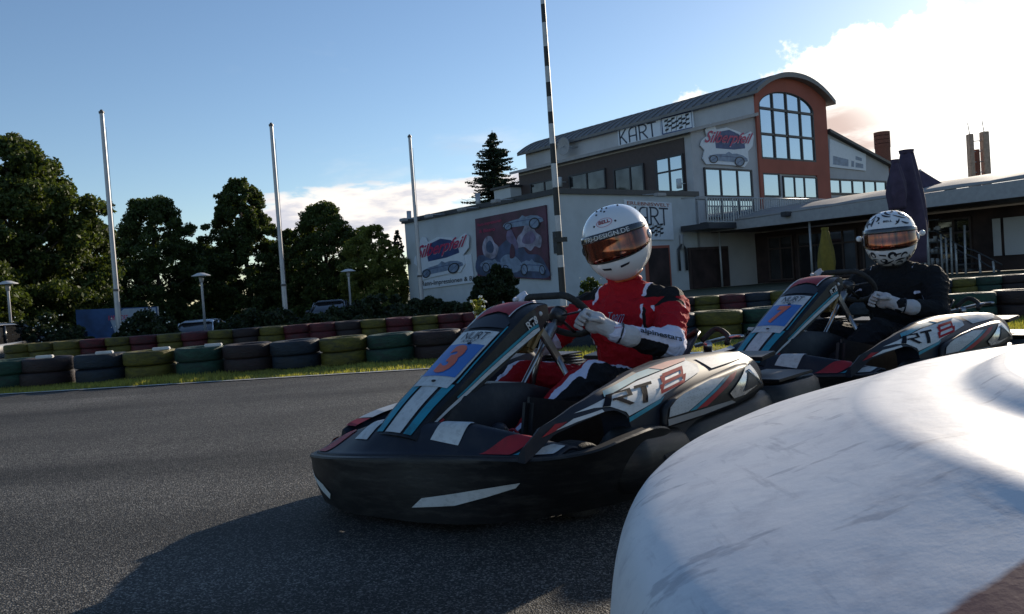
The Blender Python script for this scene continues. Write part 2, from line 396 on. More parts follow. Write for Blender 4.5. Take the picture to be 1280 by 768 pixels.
def remesh(o, vox, smooth=2):
    md = o.modifiers.new('r', 'REMESH'); md.mode = 'VOXEL'; md.voxel_size = vox
    if smooth:
        m2 = o.modifiers.new('sm', 'SMOOTH'); m2.factor = .5; m2.iterations = smooth
    me = eval_mesh(o); mats = [s.material for s in o.material_slots]; o.modifiers.clear()
    old = o.data; o.data = me; bpy.data.meshes.remove(old)
    me.materials.clear()
    for m in mats: me.materials.append(m)
    me.polygons.foreach_set('use_smooth', [True]*len(me.polygons)); return o
# ------------------------------------------------------------------ go-karts
# kart space: +x = driver's left, +y = towards the rear, z up, origin under the middle of the front bumper
def XS(y, z): return .64 - 5.5*max(0, z-.33)**2 - .675*max(0, .5-y)**2 - .3*max(0, y-1.2)**2
PO = dict(
 white=[(.266,.377),(.408,.403),(.622,.43),(.991,.456),(1.025,.437),(1.002,.415),(.711,.373),(.679,.363),(.485,.336),(.475,.35),(.41,.377),(.344,.382)],
 cyan2=[(.484,.331),(.708,.368),(.674,.350),(.484,.316)],
 white2=[(.19,.335),(.258,.362),(.373,.374),(.378,.366),(.27,.352)],
 red=[(.148,.321),(.194,.355),(.234,.357),(.189,.334)],
 rear=[(.659,.268),(.662,.300),(.666,.329),(.685,.345),(.718,.358),(.864,.384),(1.038,.401),(1.226,.414),(1.333,.412),(1.37,.36),(1.398,.306),(1.28,.285),(1.116,.27),(.9,.268)],
 dots=[(.669,.303),(.680,.334),(.72,.352),(.777,.366),(.986,.389),(1.087,.384),(.791,.303)],
 cyan=[(.800,.303),(1.093,.385),(1.126,.386),(.844,.302)],
 redst=[(.850,.302),(1.132,.386),(1.199,.396),(1.145,.372),(.919,.302)],
 silv=[(1.09,.323),(1.27,.398),(1.324,.404),(1.35,.33),(1.204,.302),(1.118,.300)],
 tri=[(1.269,.388),(1.338,.328),(1.194,.315)],
 strip=[(.662,.297),(.919,.296),(1.10,.296),(1.13,.284),(.9,.276),(.662,.275)],
 cap=[(1.05,.457),(1.40,.446),(1.36,.425),(1.09,.416)],
 upper=[(.42,.424),(.658,.452),(.878,.464),(1.0,.463),(.991,.4575),(.622,.434),(.408,.407)])
ZT = [(.06,.27),(.10,.30),(.151,.352),(.282,.398),(.42,.428),(.658,.458),(.878,.471),(1.023,.470),(1.25,.462),(1.40,.445),(1.46,.40)]
ZB = [(.06,.24),(.10,.25),(.15,.29),(.19,.325),(.28,.348),(.384,.366),(.431,.363),(.479,.336),(.502,.285),(.55,.22),(.66,.20),(1.30,.22),(1.40,.28),(1.46,.34)]
def nose_z(x, y):
    t = min(1, max(0, (y+.09)/.2)); t = t*t*(3-2*t)
    a = .232 + .088*max(0, 1-(x/.56)**2)*t + .03*math.exp(-((abs(x)-.24)/.1)**2)*t
    return a

def helmet_surface(a, e, off=0.0):
    """a: azimuth from the front towards +x, e: elevation; front is -y"""
    ca, ce, sa, se = math.cos(a), math.cos(e), math.sin(a), math.sin(e)
    rx, ry, rz = .136, .158, .150
    d = Vector((sa*ce, -ca*ce, se))
    p = 2.25
    s = (abs(d.x)/rx)**p + (abs(d.y)/ry)**p + (abs(d.z)/rz)**p
    r = s**(-1/p)
    if se < 0 and ca > 0: r *= 1 + .11*ca*ca*min(1, -se*2.2)          # chin bar
    if se < 0 and ca < 0: r *= 1 - .10*(-ca)*min(1, -se*1.5)          # nape
    P = d*(r+off)
    P.z = max(P.z, -.152 + .0*off)
    return P

def make_helmet(name, parent, fancy):
    nA, nE = 64, 40; vs = []; fs = []; mi = []
    es = [rad(-74)+(PI/2-rad(-74))*k/nE for k in range(nE+1)]
    for e in es:
        for k in range(nA): vs.append(helmet_surface(2*PI*k/nA, e))
    for i in range(nE):
        for k in range(nA):
            k2 = (k+1) % nA; fs.append((i*nA+k, i*nA+k2, (i+1)*nA+k2, (i+1)*nA+k))
    o = mesh_obj(name, vs, fs, 'helmet_white', parent, smooth=True)
    o.data.flip_normals() if False else None
    # rubber edge at the neck opening
    mb = MB(); mb.tube([helmet_surface(2*PI*k/40, rad(-66), -.002) for k in range(41)], .009, 8, cap=False)
    mb.build('edge_trim', 'helmet_trim' if not fancy else 'rubber', o, smooth=True)
    def band(n, a1, e0, e1, off, mat, thick=.003, na=40, ne=8, bow=0.0, taper=1.0):
        rings = []
        for i in range(na+1):
            a = lerp(-a1, a1, i/na); f = abs(2*i/na-1); w = 1-(1-taper)*f**6; em = (e0+e1)/2 + bow*f*f
            rings.append([helmet_surface(a, em+((e0+e1)/2*0)+(lerp(e0, e1, j/ne)-(e0+e1)/2)*w, off) for j in range(ne+1)])
        m = MB(); m.loft(rings, cap=False, closed=False); q = m.build(n, mat, o, smooth=True); solidify(q, thick, 1); return q
    v = band('visor', rad(84), rad(-19), rad(17), .004, 'visor', taper=.35, bow=rad(3))
    band('visor_gasket', rad(80), rad(-21.5), rad(-18.2), .003, 'rubber', ne=2, taper=1, bow=rad(8))
    s = band('visor_strip', rad(78), rad(9.5), rad(20), .0055, 'visor_strip', ne=3, taper=.6, bow=rad(1.5))
    def dec(n, shape, fn, mat, par=o, ml=.02): return on_surface(n, shape, fn, mat, par, ml)
    R = .145
    def fs_(off): return lambda x, y: helmet_surface(x/R, y/R, off)
    if not fancy:
        t = text2d('TRI-DESIGN.DE', bold=.01); dec('visor_lettering', (quadmap(t[0], (-.095,.0285), (.085,.0285), (.085,.0445), (-.095,.0445)), t[1]), fs_(.0095), 'plate_white', s)
        dec('logo_oval', (ring2d(.0,.088,.036,.0025,30,.5)), fs_(.0015), 'sign_red')
        t = text2d('BELL', bold=.03); dec('logo', (quadmap(t[0], (-.026,.083), (.026,.083), (.026,.098), (-.026,.098)), t[1]), fs_(.0015), 'decal_red')
    else:
        t = text2d('BELL', bold=.03); dec('logo', (quadmap(t[0], (-.024,.082), (.024,.082), (.024,.094), (-.024,.094)), t[1]), fs_(.0015), 'ink')
        shapes = []; rr = random.Random(5); taken = []
        for k in range(1500):
            side = -1 if k % 2 else 1
            if k % 3: e = rr.uniform(.40, 1.45); a = rr.uniform(-1.5, 1.5)
            else: e = rr.uniform(-1.0,-.42); a = rr.uniform(-1.3,1.3)
            if .48 < e < .72 and abs(a) < .26: continue
            if e < .50 and e > 0 and rr.random() < .5: continue
            h = rr.uniform(0, 2*PI); cv = rr.choice((rr.uniform(8,30), rr.uniform(50,95)))*side; pts = []; pa, pe = a, e; n = 12; stp = rr.uniform(.0040,.0072)
            P3 = helmet_surface(a, e)
            ok = True; loc_ = []
            for i in range(n):
                pts.append((pa, pe)); loc_.append(helmet_surface(pa, pe)); pa += stp*math.cos(h)/(R*max(.2, math.cos(pe))); pe += stp*math.sin(h)/R; h += cv*stp
            if any((q-w).length < .0086 for q in loc_ for w in taken) or any(-.40 < q[1] < .40 or q[1] < -1.1 or (.46 < q[1] < .74 and abs(q[0]) < .27) for q in pts): continue
            taken += loc_; wmax = rr.uniform(.008,.0125)
            Lp, Rp = [], []
            for i in range(n):
                cs_ = max(.2, math.cos(pts[i][1])); t0 = Vector(((pts[min(i+1,n-1)][0]-pts[max(i-1,0)][0])*cs_, pts[min(i+1,n-1)][1]-pts[max(i-1,0)][1])); t0.normalize(); w = wmax/R*.5*math.sin(PI*(i+.25)/(n+.2)); q = Vector((-t0.y/cs_, t0.x))*w
                Lp.append((pts[i][0]+q.x, pts[i][1]+q.y)); Rp.append((pts[i][0]-q.x, pts[i][1]-q.y))
            shapes.append((Lp+Rp, [(i,i+1,n+i+1,n+i) for i in range(n-1)]))
        on_surface('pattern', merge_shapes(shapes), lambda x, y: helmet_surface(x, y, .0018), 'ink', o)
        for sx in (-1, 1):
            m = MB(); c = helmet_surface(sx*rad(88), rad(4), .012); m.sphere(c+Vector((sx*.012,0,0)), .018, 8, (.9,.7,.9)); m.build('visor_tab', 'helmet_white', o, smooth=True)
    for x, y in ([(-.030,.135),(.002,.143),(-.012,.155),(-.034,.163),(.008,.170),(-.012,.178),(.055,.168)] if not fancy else []):
        p = helmet_surface(x/R/math.cos(y/R), y/R, .000); mb = MB(); mb.sphere(p, .0045, 5, (1,1,1)); mb.build('vent_hole', 'ink', o)
    for sx in (-1, 1): mb = MB(); mb.sphere(helmet_surface(sx*.048/R, .082/R, .0), .0045, 5); mb.build('visor_snap', 'ink', o)
    vents = []
    for sx in (-1, 1): vents.append(([(sx*.018,-.083),(sx*.05,-.078),(sx*.055,-.070),(sx*.018,-.074)], [(0,1,2,3)]))
    dec('chin_vent', merge_shapes(vents), fs_(.0015), 'ink')
    for sx in (-1, 1):
        m = MB(); c = helmet_surface(sx*rad(80), rad(-2), .004); m.sphere(c, .02, 8, (.4,1,1)); m.build('visor_pivot', 'helmet_white' if sx > 0 else 'rubber', o, smooth=True)
    return o

def hand(name, parent, grip, wrist, inward, mat, fw=None):
    """gloved hand closed round the wheel rim at `grip`; rim direction fw; knuckles face `inward` away from the driver"""
    grip, wrist = Vector(grip), Vector(wrist)
    d = (grip-wrist).normalized()              # forearm direction
    a = Vector(fw).normalized(); a = (a - d*a.dot(d)).normalized()      # along the rim = across the knuckles
    n = d.cross(a).normalized()
    if n.dot(Vector(inward)) < 0: n = -n       # back of the hand
    mb = MB()
    pc = grip - d*.055 + n*.016
    mb.capsule(pc - a*.022, pc + a*.024, .030, .028, sx=1.25, side=d)
    mb.capsule(wrist + n*.004, pc - d*.01, .033, .034, sx=1.15, side=a)
    mb.capsule(wrist - d*.075, wrist, .045, .036)          # gauntlet cuff
    L = [.030,.034,.032,.026]
    for i, q in enumerate([-.034,-.011,.012,.033]):
        k0 = pc + a*q + d*.030 + n*.012; k1 = k0 + d*L[i] + n*.002; k2 = k1 + d*.010 - n*.030; k3 = k2 - d*.024 - n*.008
        mb.capsule(pc + a*q, k0, .0115, .0115, 8); mb.capsule(k0, k1, .0112, .0105, 8); mb.capsule(k1, k2, .0105, .0098, 8); mb.capsule(k2, k3, .0098, .0085, 8)
    t0 = pc + a*.028 - d*.02 - n*.01; t1 = t0 + a*.020 + d*.024 - n*.018; t2 = t1 + d*.030 - a*.006 - n*.006
    mb.capsule(pc - d*.01, t0, .018, .015, 8); mb.capsule(t0, t1, .014, .0125, 8); mb.capsule(t1, t2, .0125, .010, 8)
    o = mb.build(name, [mat], parent); remesh(o, .0035, 2)
    m = MB(); m.tube([wrist - d*.030 + (a*math.cos(q)+n*math.sin(q))*.0415 for q in [2*PI*k/24 for k in range(25)]], .004, 6, cap=False)
    m.build('wrist_strap', 'ink' if mat != 'suit_black' else 'decal_grey', o, smooth=True)
    # two lines of lettering on the back of the hand and the cuff
    def plate(c, ux, uy, w, h, s):
        t = text2d(s, bold=.02); return on_surface('lettering', (t[0], t[1]), lambda x, y: c + ux*(x-.5)*w + uy*(y-.5)*h, 'ink', o)
    out = -n if False else n
    plate(pc + n*.0365 + d*.012, a if a.x > 0 else -a, d, .05, .012, 'SPARCO')
    return o

def make_person(root, scheme, lean=Vector((0,0,0)), label='', head_yaw=22, head_roll=-11, head_pitch=8):
    red = scheme == 'red'
    H_ = lambda x, y, z: Vector((x, y, z))
    sh = {1: H_(.212,1.455,.640), -1: H_(-.212,1.43,.645)}
    el = {1: H_(.335,1.245,.485), -1: H_(-.335,1.21,.50)}
    wr = {1: H_(.235,1.005,.565), -1: H_(-.225,1.00,.665)}
    gr = {1: H_(.147,.905,.618), -1: H_(-.142,.885,.700)}
    if not red: gr[1] = H_(.138,.965,.555); wr[1] = H_(.235,1.06,.520); el[1] = H_(.335,1.27,.465)
    hip = {s: H_(.095*s,1.40,.235) for s in (1,-1)}
    kn = {1: H_(.20,.87,.395), -1: H_(-.17,.88,.395)}
    an = {1: H_(.165,.47,.225), -1: H_(-.15,.48,.225)}
    mb = MB()
    mb.capsule((-.07,1.43,.25), (.07,1.43,.25), .135, .135, 18, sx=.9)
    mb.capsule((0,1.44,.28), (0,1.46,.46), .135, .14, 18, sx=1.25, side=(1,0,0))
    mb.capsule((0,1.46,.44), (0,1.445,.585), .145, .150, 18, sx=1.25, side=(1,0,0))
    for s in (1,-1):
        mb.capsule((.05*s,1.44,.645), sh[s], .080, .074, 14); mb.capsule((.02*s,1.43,.725), lerp(Vector((.02*s,1.43,.725)), sh[s], .85), .058, .062, 12)
        mb.capsule((.08*s,1.42,.53), (.12*s,1.42,.60), .105, .105, 12)
        mb.capsule(sh[s], lerp(sh[s], el[s], .5), .080, .069, 14); mb.capsule(lerp(sh[s], el[s], .5), el[s], .069, .056, 14)
        mb.capsule(el[s], lerp(el[s], wr[s], .35), .056, .056, 12); mb.capsule(lerp(el[s], wr[s], .35), wr[s], .056, .038, 12)
        mb.capsule(hip[s], lerp(hip[s], kn[s], .5), .108, .094, 14); mb.capsule(lerp(hip[s], kn[s], .5), kn[s], .094, .070, 14)
        mb.capsule(kn[s], lerp(kn[s], an[s], .3), .068, .066, 12); mb.capsule(lerp(kn[s], an[s], .3), an[s], .066, .044, 12)
    mb.capsule((0,1.435,.65), (0,1.41,.80), .082, .068, 14)
    mb.capsule((0,1.40,.86), (0,1.39,.95), .085, .09, 14)                 # the head inside the helmet
    o = mb.build('person', ['race_suit_red' if red else 'race_suit_black'], root)
    remesh(o, .0065, 3)
    me = o.data; vs = np.empty(len(me.vertices)*3); me.vertices.foreach_get('co', vs); vs = vs.reshape(-1,3)
    # cloth folds: pushed along the normals
    nr = np.empty(len(me.vertices)*3); me.vertices.foreach_get('normal', nr); nr = nr.reshape(-1,3)
    for i in range(len(vs)):
        p = Vector(vs[i]); q = Vector((p.x*9, p.y*9, p.z*16)); w = noise.noise(q)*.008 + noise.noise(p*34)*.0025 + (1-abs(noise.noise(Vector((p.x*15+p.z*9, p.y*12-p.x*5, p.z*26)))*2))**3*.0075
        vs[i] += nr[i]*w
    me.vertices.foreach_set('co', vs.ravel()); me.update()
    def seg(p, a, b):
        ab = b-a; t = max(0, min(1, (p-a).dot(ab)/ab.length_squared)); c = a+ab*t; return (p-c).length, t, c
    idx = []
    for f in me.vertices:
        p = Vector(f.co); m = 0 if red else 1; s = 1 if p.x > 0 else -1
        bones = [('torso', Vector((0,1.44,.25)), Vector((0,1.44,.60)), .16), ('neck', Vector((0,1.435,.62)), Vector((0,1.41,.82)), .08), ('clav', Vector((.05*s,1.44,.655)), sh[s], .08), ('upper', sh[s], el[s], .07), ('fore', el[s], wr[s], .05), ('thigh', hip[s], kn[s], .09), ('shin', kn[s], an[s], .055)]
        best = min(((seg(p, a, b)[0]-r, n, *seg(p, a, b)[1:]) for n, a, b, r in bones), key=lambda q: q[0]); n, t, c = best[1], best[2], best[3]
        if red:
            if n in ('thigh','shin'):
                side = (p.x-c.x)*s; up = (p-c).z
                k = side/((p-c).length+1e-6)
                m = 1 if k > .42 else (2 if k > -.02 and up > 0 else 0)
                if n == 'thigh' and t < .45: m = 1 if k > .1 else 0
            elif n == 'fore':
                m = 2 if (p-c).normalized().z > -.05 or t > .86 else 1
                if t < .06: m = 2
            elif n == 'upper':
                m = 0 if t < .80 else 2
                d = (p-c).normalized()
                if t < .25 and d.z > .5: m = 1
                if t < .30 and .40 < d.z <= .5: m = 2
            elif n == 'clav':
                ax = abs(p.x)
                if .118 < ax < .134: m = 2
                elif ax >= .134: m = 1 if p.z > .685 else 0
            elif n == 'torso':
                ax = abs(p.x)
                if ax > .150 and p.z > .40: m = 1
                elif .140 < ax <= .150 and p.z > .45: m = 2
        else:
            if n == 'clav' and .125 < abs(p.x) < .131: m = 2
            if n == 'upper' and abs((p-c).normalized().z) < .05 and t > .1 and (p-c).x*s < 0: m = 2
        idx.append(m)
    R3 = np.zeros((len(idx),4)); R3[:,3] = 1; ii = np.array(idx); R3[:,0] = ii == 1; R3[:,1] = ii == 2
    ed = np.empty(len(me.edges)*2, dtype=np.int64); me.edges.foreach_get('vertices', ed); ed = ed.reshape(-1,2)
    for _ in range(2):
        acc = R3.copy(); cnt = np.ones(len(idx)); np.add.at(acc, ed[:,0], R3[ed[:,1]]); np.add.at(acc, ed[:,1], R3[ed[:,0]]); np.add.at(cnt, ed[:,0], 1); np.add.at(cnt, ed[:,1], 1); R3 = acc/cnt[:,None]
    ca = me.color_attributes.new('panels', 'FLOAT_COLOR', 'POINT'); ca.data.foreach_set('color', R3.ravel()); me.update()
    # helmet
    hm = make_helmet('helmet', o, not red)
    hc = Vector((0,1.385,.945)) if red else Vector((0,1.40,.905)); sc = 1.10 if red else 1.08
    hm.matrix_local = Matrix.Translation(hc) @ Matrix.Rotation(rad(head_yaw), 4, 'Z') @ Matrix.Rotation(rad(head_roll), 4, 'Y') @ Matrix.Rotation(rad(head_pitch), 4, 'X') @ Matrix.Scale(sc, 4)
    # collar
    m = MB(); m.tube([(.070*math.cos(q), 1.416+.068*math.sin(q), .778-.012*math.sin(q)) for q in [2*PI*k/24 for k in range(25)]], .014, 8, cap=False)
    m.build('collar', 'suit_red' if red else 'suit_black', o, smooth=True)
    for s in (1,-1):
        hand('glove', o, gr[s], lerp(wr[s], gr[s], .10), (0,-.4,.9) if s == 1 else (0,-.3,1), 'glove_grey' if (s == 1 or not red) else 'glove_white', fw=(0,-.70,.71))
        m = MB(); a = an[s]; m.capsule(a+Vector((0,.02,-.01)), a+Vector((0,-.03,-.045)), .047, .043, 12); m.capsule(a+Vector((0,-.02,-.05)), a+Vector((0,-.10,.045)), .040, .034, 12, sx=1.1)
        b = m.build('boot', ['ink'], o); remesh(b, .006, 2)
        m = MB(); m.capsule(a+Vector((0,.028,-.062)), a+Vector((0,-.128,.052)), .014, .012, 8, sx=2.6, side=(1,0,0)); m.build('sole', 'plate_white', b, smooth=True)
    if red:
        # sleeve and chest lettering
        t = text2d('alpinestars', bold=.03)
        A, B = el[1], wr[1]; d = (B-A).normalized(); up = Vector((0,0,1)); sd = d.cross(up).normalized()
        if sd.x < 0: sd = -sd
        upv = sd.cross(d).normalized();  upv = -upv if upv.z < 0 else upv
        def fn(x, y):
            c = lerp(B - d*.075, A + d*.00, x); r = lerp(.051, .063, x); ang = lerp(.18, .62, y)
            return c + (sd*math.cos(ang)+upv*math.sin(ang))*(r+.011)
        on_surface('sleeve_lettering', t[:2], fn, 'ink', o, .06)
        def proj_front(shape, name, mat):
            # drop the flat lettering onto the chest from the front
            from mathutils.bvhtree import BVHTree
            bvh = BVHTree.FromPolygons([Vector(v) for v in vs], [tuple(p.vertices) for p in me.polygons])
            dr = Vector((-.55,.83,0)).normalized(); rt = Vector((.83,.55,0)); c = Vector((.02,1.30,.60)) - dr*.5; out = []
            for x, y in shape[0]:
                q = c + rt*x + Vector((0,0,1))*y; h = bvh.ray_cast(q, dr); out.append((h[0]-dr*.003) if h[0] else q+dr*.45)
            return mesh_obj(name, out, shape[1], mat, o)
        t = text2d('Team', shear=.4, bold=.0); t2 = text2d('Motorsport', bold=.0)
        t = (quadmap(t[0], (-.030,-.004), (.044,-.004), (.044,.030), (-.030,.030)), t[1]); t2 = (quadmap(t2[0], (-.035,-.020), (.05,-.020), (.05,-.010), (-.035,-.010)), t2[1])
        proj_front(t, 'chest_lettering', 'sign_ltblue'); proj_front(t2, 'chest_lettering', 'sign_red')
    return o

def make_kart(number):
    k = empty('go_kart')
    # ---- floor, frame
    mb = MB(); mb.box((0,.66,.055), (.52,1.10,.012)); mb.build('floor_pan', 'dark_steel', k, bevel=.003)
    mb = MB()
    for s in (1,-1):
        mb.tube(cr_spline([(.18*s,.08,.06),(.28*s,.30,.06),(.30*s,.9,.06),(.34*s,1.5,.07),(.30*s,1.9,.09)], 5), .016, 8)
        mb.tube([(.12*s,.32,.06),(.60*s,.36,.13)], .014, 8)
        mb.tube(cr_spline([(.30*s,.62,.08),(.48*s,.66,.10),(.52*s,.9,.11),(.52*s,1.2,.11),(.33*s,1.3,.08)], 5), .012, 8)
    mb.tube([(-.3,.30,.06),(.3,.30,.06)], .016, 8); mb.tube([(-.34,1.5,.07),(.34,1.5,.07)], .016, 8); mb.tube([(-.55,1.62,.13),(.55,1.62,.13)], .02, 10)
    mb.build('frame', 'dark_steel', k, smooth=True)
    # ---- front bumper: swept wall with a rolled top lip
    ST = [((-.60,.75,.20),(-.55,.75,.08)),((-.68,.62,.25),(-.62,.60,.06)),((-.69,.42,.24),(-.61,.42,.05)),((-.64,.25,.205),(-.57,.25,.04)),((-.575,.13,.195),(-.51,.13,.03)),((-.50,.035,.200),(-.44,.04,.03)),
          ((-.25,-.045,.228),(-.22,-.01,.03)),((-.04,-.02,.240),(-.04,-.005,.035)),((.125,.03,.246),(.15,.03,.035)),((.34,.08,.252),(.33,.12,.035)),((.56,.125,.262),(.46,.26,.04)),((.685,.22,.278),(.55,.40,.045)),
          ((.70,.40,.292),(.60,.52,.05)),((.69,.56,.292),(.62,.64,.06)),((.665,.68,.262),(.62,.72,.08)),((.60,.77,.20),(.57,.78,.10))]
    TP = cr_spline([q[0] for q in ST], 5); BT = cr_spline([q[1] for q in ST], 5); rings = []; NR = []
    for i, p in enumerate(TP):
        t = (TP[min(i+1, len(TP)-1)]-TP[max(i-1, 0)]).normalized(); nrm = Vector((t.y, -t.x, 0)).normalized(); NR.append(nrm); q = BT[i]
        ring = [q - nrm*.05 + Vector((0,0,.01)), q]
        for f in (.12,.3,.5,.7,.9): ring.append(q.lerp(p, f) + nrm*(.010*math.sin(PI*f)))
        ring += [p + nrm*.004 - Vector((0,0,.006)), p, p - nrm*.028 + Vector((0,0,.001)), p - nrm*.034 - Vector((0,0,.03)), p - nrm*.10 - Vector((0,0,.05))]
        rings.append(ring)
    mb = MB(); mb.loft(rings); fb = mb.build('front_bumper', 'black_plastic', k, smooth=True, sharp=50)
    def bump_fn(off):
        def fn(x, z):
            best = None
            for i in range(20, 62):
                f = (z-BT[i].z)/(TP[i].z-BT[i].z); g = (z-BT[i+1].z)/(TP[i+1].z-BT[i+1].z); a0 = BT[i].lerp(TP[i], f); a1 = BT[i+1].lerp(TP[i+1], g)
                q = (x-a0.x)/(a1.x-a0.x) if abs(a1.x-a0.x) > 1e-6 else 0; e = max(0, -q, q-1)
                if best is None or e < best[0]: best = (e, a0.lerp(a1, min(1, max(0, q))) + NR[i].lerp(NR[i+1], min(1, max(0, q)))*(.010*math.sin(PI*f)+off))
                if e == 0: break
            return best[1]
        return fn
    on_surface('bumper_decal', poly2d([(.10,.085),(.14,.118),(.24,.135),(.47,.178),(.45,.160),(.36,.130),(.25,.098)], .04), bump_fn(.003), 'decal_white', fb)
    on_surface('bumper_decal', poly2d([(-.475,.150),(-.44,.128),(-.36,.112),(-.31,.085),(-.335,.060),(-.40,.085),(-.45,.115)], .03), bump_fn(.003), 'decal_white', fb)
    for s in (1,-1):
        m = MB(); m.capsule((.612*s,.50,.190), (.607*s,.74,.165), .100, .088, 24, sx=1.12, side=(0,0,1), sa=7); m.build('wheel_guard', 'black_plastic', fb, smooth=True)
        m = MB(); m.box((.706*s,.62,.175), (.012,.095,.045)); m.build('bumper_slot', 'ink', fb, bevel=.004)
    # ---- nose cover
    lip = [(p.x, p.y, p.z) for p in TP[20:56]]
    def ylip(x): return interp(x, [(q[0], q[1]) for q in lip])
    def zlip(x): return interp(x, [(q[0], q[2]) for q in lip])
    Hx = lambda x: interp(x, [(-.56,.03),(-.42,.055),(-.25,.085),(0,.088),(.24,.088),(.40,.062),(.50,.038),(.60,.012)])
    yb = lambda x: interp(x, [(-.56,.26),(-.3,.30),(-.14,.20),(.14,.20),(.25,.20),(.45,.22),(.60,.27)])
    def nose_pt(x, v, off=0.0):
        y = lerp(ylip(x)+.026, yb(x), v); t = min(1, v*1.5); z = zlip(x) + .004 + Hx(x)*(t*t*(3-2*t)) - .03*max(0, v-.75)
        return Vector((x, y, z+off))
    nx, ny = 50, 14; vs = [nose_pt(lerp(-.53, .60, i/nx), j/ny) for j in range(ny+1) for i in range(nx+1)]
    fs = [(j*(nx+1)+i, j*(nx+1)+i+1, (j+1)*(nx+1)+i+1, (j+1)*(nx+1)+i) for j in range(ny) for i in range(nx)]
    no = mesh_obj('nose_cover', vs, fs, 'kart_navy', k, smooth=True); orient(no, (0,0,1)); solidify(no, .012)
    nf = lambda x, v: nose_pt(x, v, .004)
    for nm, pts, mt in (('nose_decal', [(.115,.30),(.235,.22),(.255,.80),(.13,.80)], 'decal_white'), ('nose_decal', [(.33,.03),(.44,.03),(.49,.45),(.47,.80),(.40,.45)], 'decal_red'),
        ('nose_decal', [(.455,.03),(.475,.03),(.535,.5),(.515,.5)], 'decal_cyan'), ('nose_decal', [(.50,.03),(.585,.05),(.59,.55),(.555,.55)], 'decal_white'),
        ('nose_decal', [(-.27,.30),(-.17,.30),(-.16,.8),(-.26,.8)], 'decal_white'), ('nose_decal', [(-.50,.05),(-.40,.05),(-.36,.5),(-.44,.7)], 'decal_red')):
        on_surface(nm, poly2d(pts, .03), nf, mt, no)
    # ---- side pods
    for s in (1,-1):
        low = (lambda y: 0) if s == 1 else (lambda y: .13*min(1, max(0, (1.25-y)/.7)))
        rings = []
        for j in range(81):
            y = lerp(.10 if s == 1 else .24, 1.46, j/80); zt, zb = interp(y, ZT), interp(y, ZB); zb = min(zb, zt-.02)
            xi = XS(y, zt) - interp(y, [(.1,.03),(.5,.05),(1.0,.09),(1.46,.13)])
            ring = [(xi, y, max(.10, zb-.06) if .5 < y < 1.35 else zb), (xi, y, zt-.03), (xi+.02, y, zt-.006)]
            ring += [(XS(y, z), y, z) for z in [lerp(zt, zb, q/24) for q in range(25)]]
            rings.append([Vector((a*s, b, c-low(b))) for a, b, c in (ring if s == 1 else ring[::-1])])
        mb = MB(); mb.loft(rings); pod = mb.build('side_pod', 'kart_navy', k, smooth=True, sharp=45)
        sf = lambda off: (lambda y, z: Vector(((XS(y, z)+off)*s, y, z-low(y))))
        for nm, mt, off in (('white','decal_white',.003),('cyan2','decal_cyan',.0035),('white2','decal_white',.003),('red','decal_red',.004),('cap','decal_white',.004),('upper','decal_cyan',.0045)):
            on_surface('pod_decal', poly2d(PO[nm], .03), sf(off), mt, pod)
        on_surface('pod_decal', poly2d([(.74,.4585),(.878,.466),(1.0,.4655),(.985,.458),(.80,.446)], .03), sf(.006), 'decal_red', pod)
        if s == 1:
            R_ = merge_shapes([ribbon2d([(.0,.10),(.02,.93),(.46,.93),(.50,.60),(.10,.52)], .15), ribbon2d([(.22,.52),(.56,.04)], .13), ribbon2d([(.60,.93),(1.05,.93)], .15), ribbon2d([(.83,.93),(.88,.0)], .13)])
            on_surface('pod_lettering', (quadmap(R_[0], (.388,.376), (.612,.362), (.672,.421), (.430,.414)), R_[1]), sf(.0065), 'letter_navy', pod, .03)
            E_ = merge_shapes([ribbon2d([(.12,.90),(.88,.90),(.88,.52),(.12,.52),(.12,.90)], .20), ribbon2d([(.06,.50),(.04,.10),(.96,.10),(.94,.50)], .20)])
            on_surface('pod_lettering', (quadmap(E_[0], (.690,.376), (.860,.394), (.945,.446), (.752,.433)), E_[1]), sf(.0068), 'letter_red', pod, .04)
        if s == -1:
            tf = lambda y, v: Vector((s*(XS(y, interp(y, ZT)) - v*.052 + .002), y, interp(y, ZT) - low(y) + .006 - .006*v))
            on_surface('pod_decal', poly2d([(.33,.0),(.58,.0),(.56,1),(.36,1)], .03), tf, 'decal_white', pod); on_surface('pod_decal', poly2d([(.26,.0),(.32,.0),(.35,1),(.27,1)], .03), tf, 'decal_red', pod)
        # raised rear panel
        v2, f2 = poly2d(PO['rear'], .03); rp = mesh_obj('rear_pod_panel', [sf(.028)(a, b) for a, b in v2], f2, 'kart_black', pod, smooth=True); orient(rp, (s,0,0)); solidify(rp, .034)
        for nm, mt, off in (('dots','decal_white',.034),('cyan','decal_cyan',.0345),('redst','decal_red',.034),('silv','decal_silver',.034),('tri','ink',.038),('strip','decal_grey',.034)):
            on_surface('panel_decal', poly2d(PO[nm], .03), sf(off), mt, rp)
        m = MB(); e = PO['tri']; q = [sf(.040)(*p) for p in e]; m.tube([q[0], q[1]], .006, 6); m.build('panel_edge', 'decal_silver', rp, smooth=True)
        dots = []
        for a in range(14):
            for b in range(6):
                y_ = .682+.022*a; z_ = .308+.011*b+.0*a
                if z_ < .345+.28*(y_-.68)*.6-(y_-.68)*0 and z_ > .303+(y_-.79)*.28+.004 and z_ < interp(y_, [(.68,.33),(.78,.362),(.99,.385)]): dots.append(([(y_-.002,z_),(y_,z_+.002),(y_+.002,z_),(y_,z_-.002)], [(0,1,2,3)]))
        if dots: on_surface('panel_dots', merge_shapes(dots), sf(.0355), 'decal_grey', rp)
        # lower side bumper
        rr = []
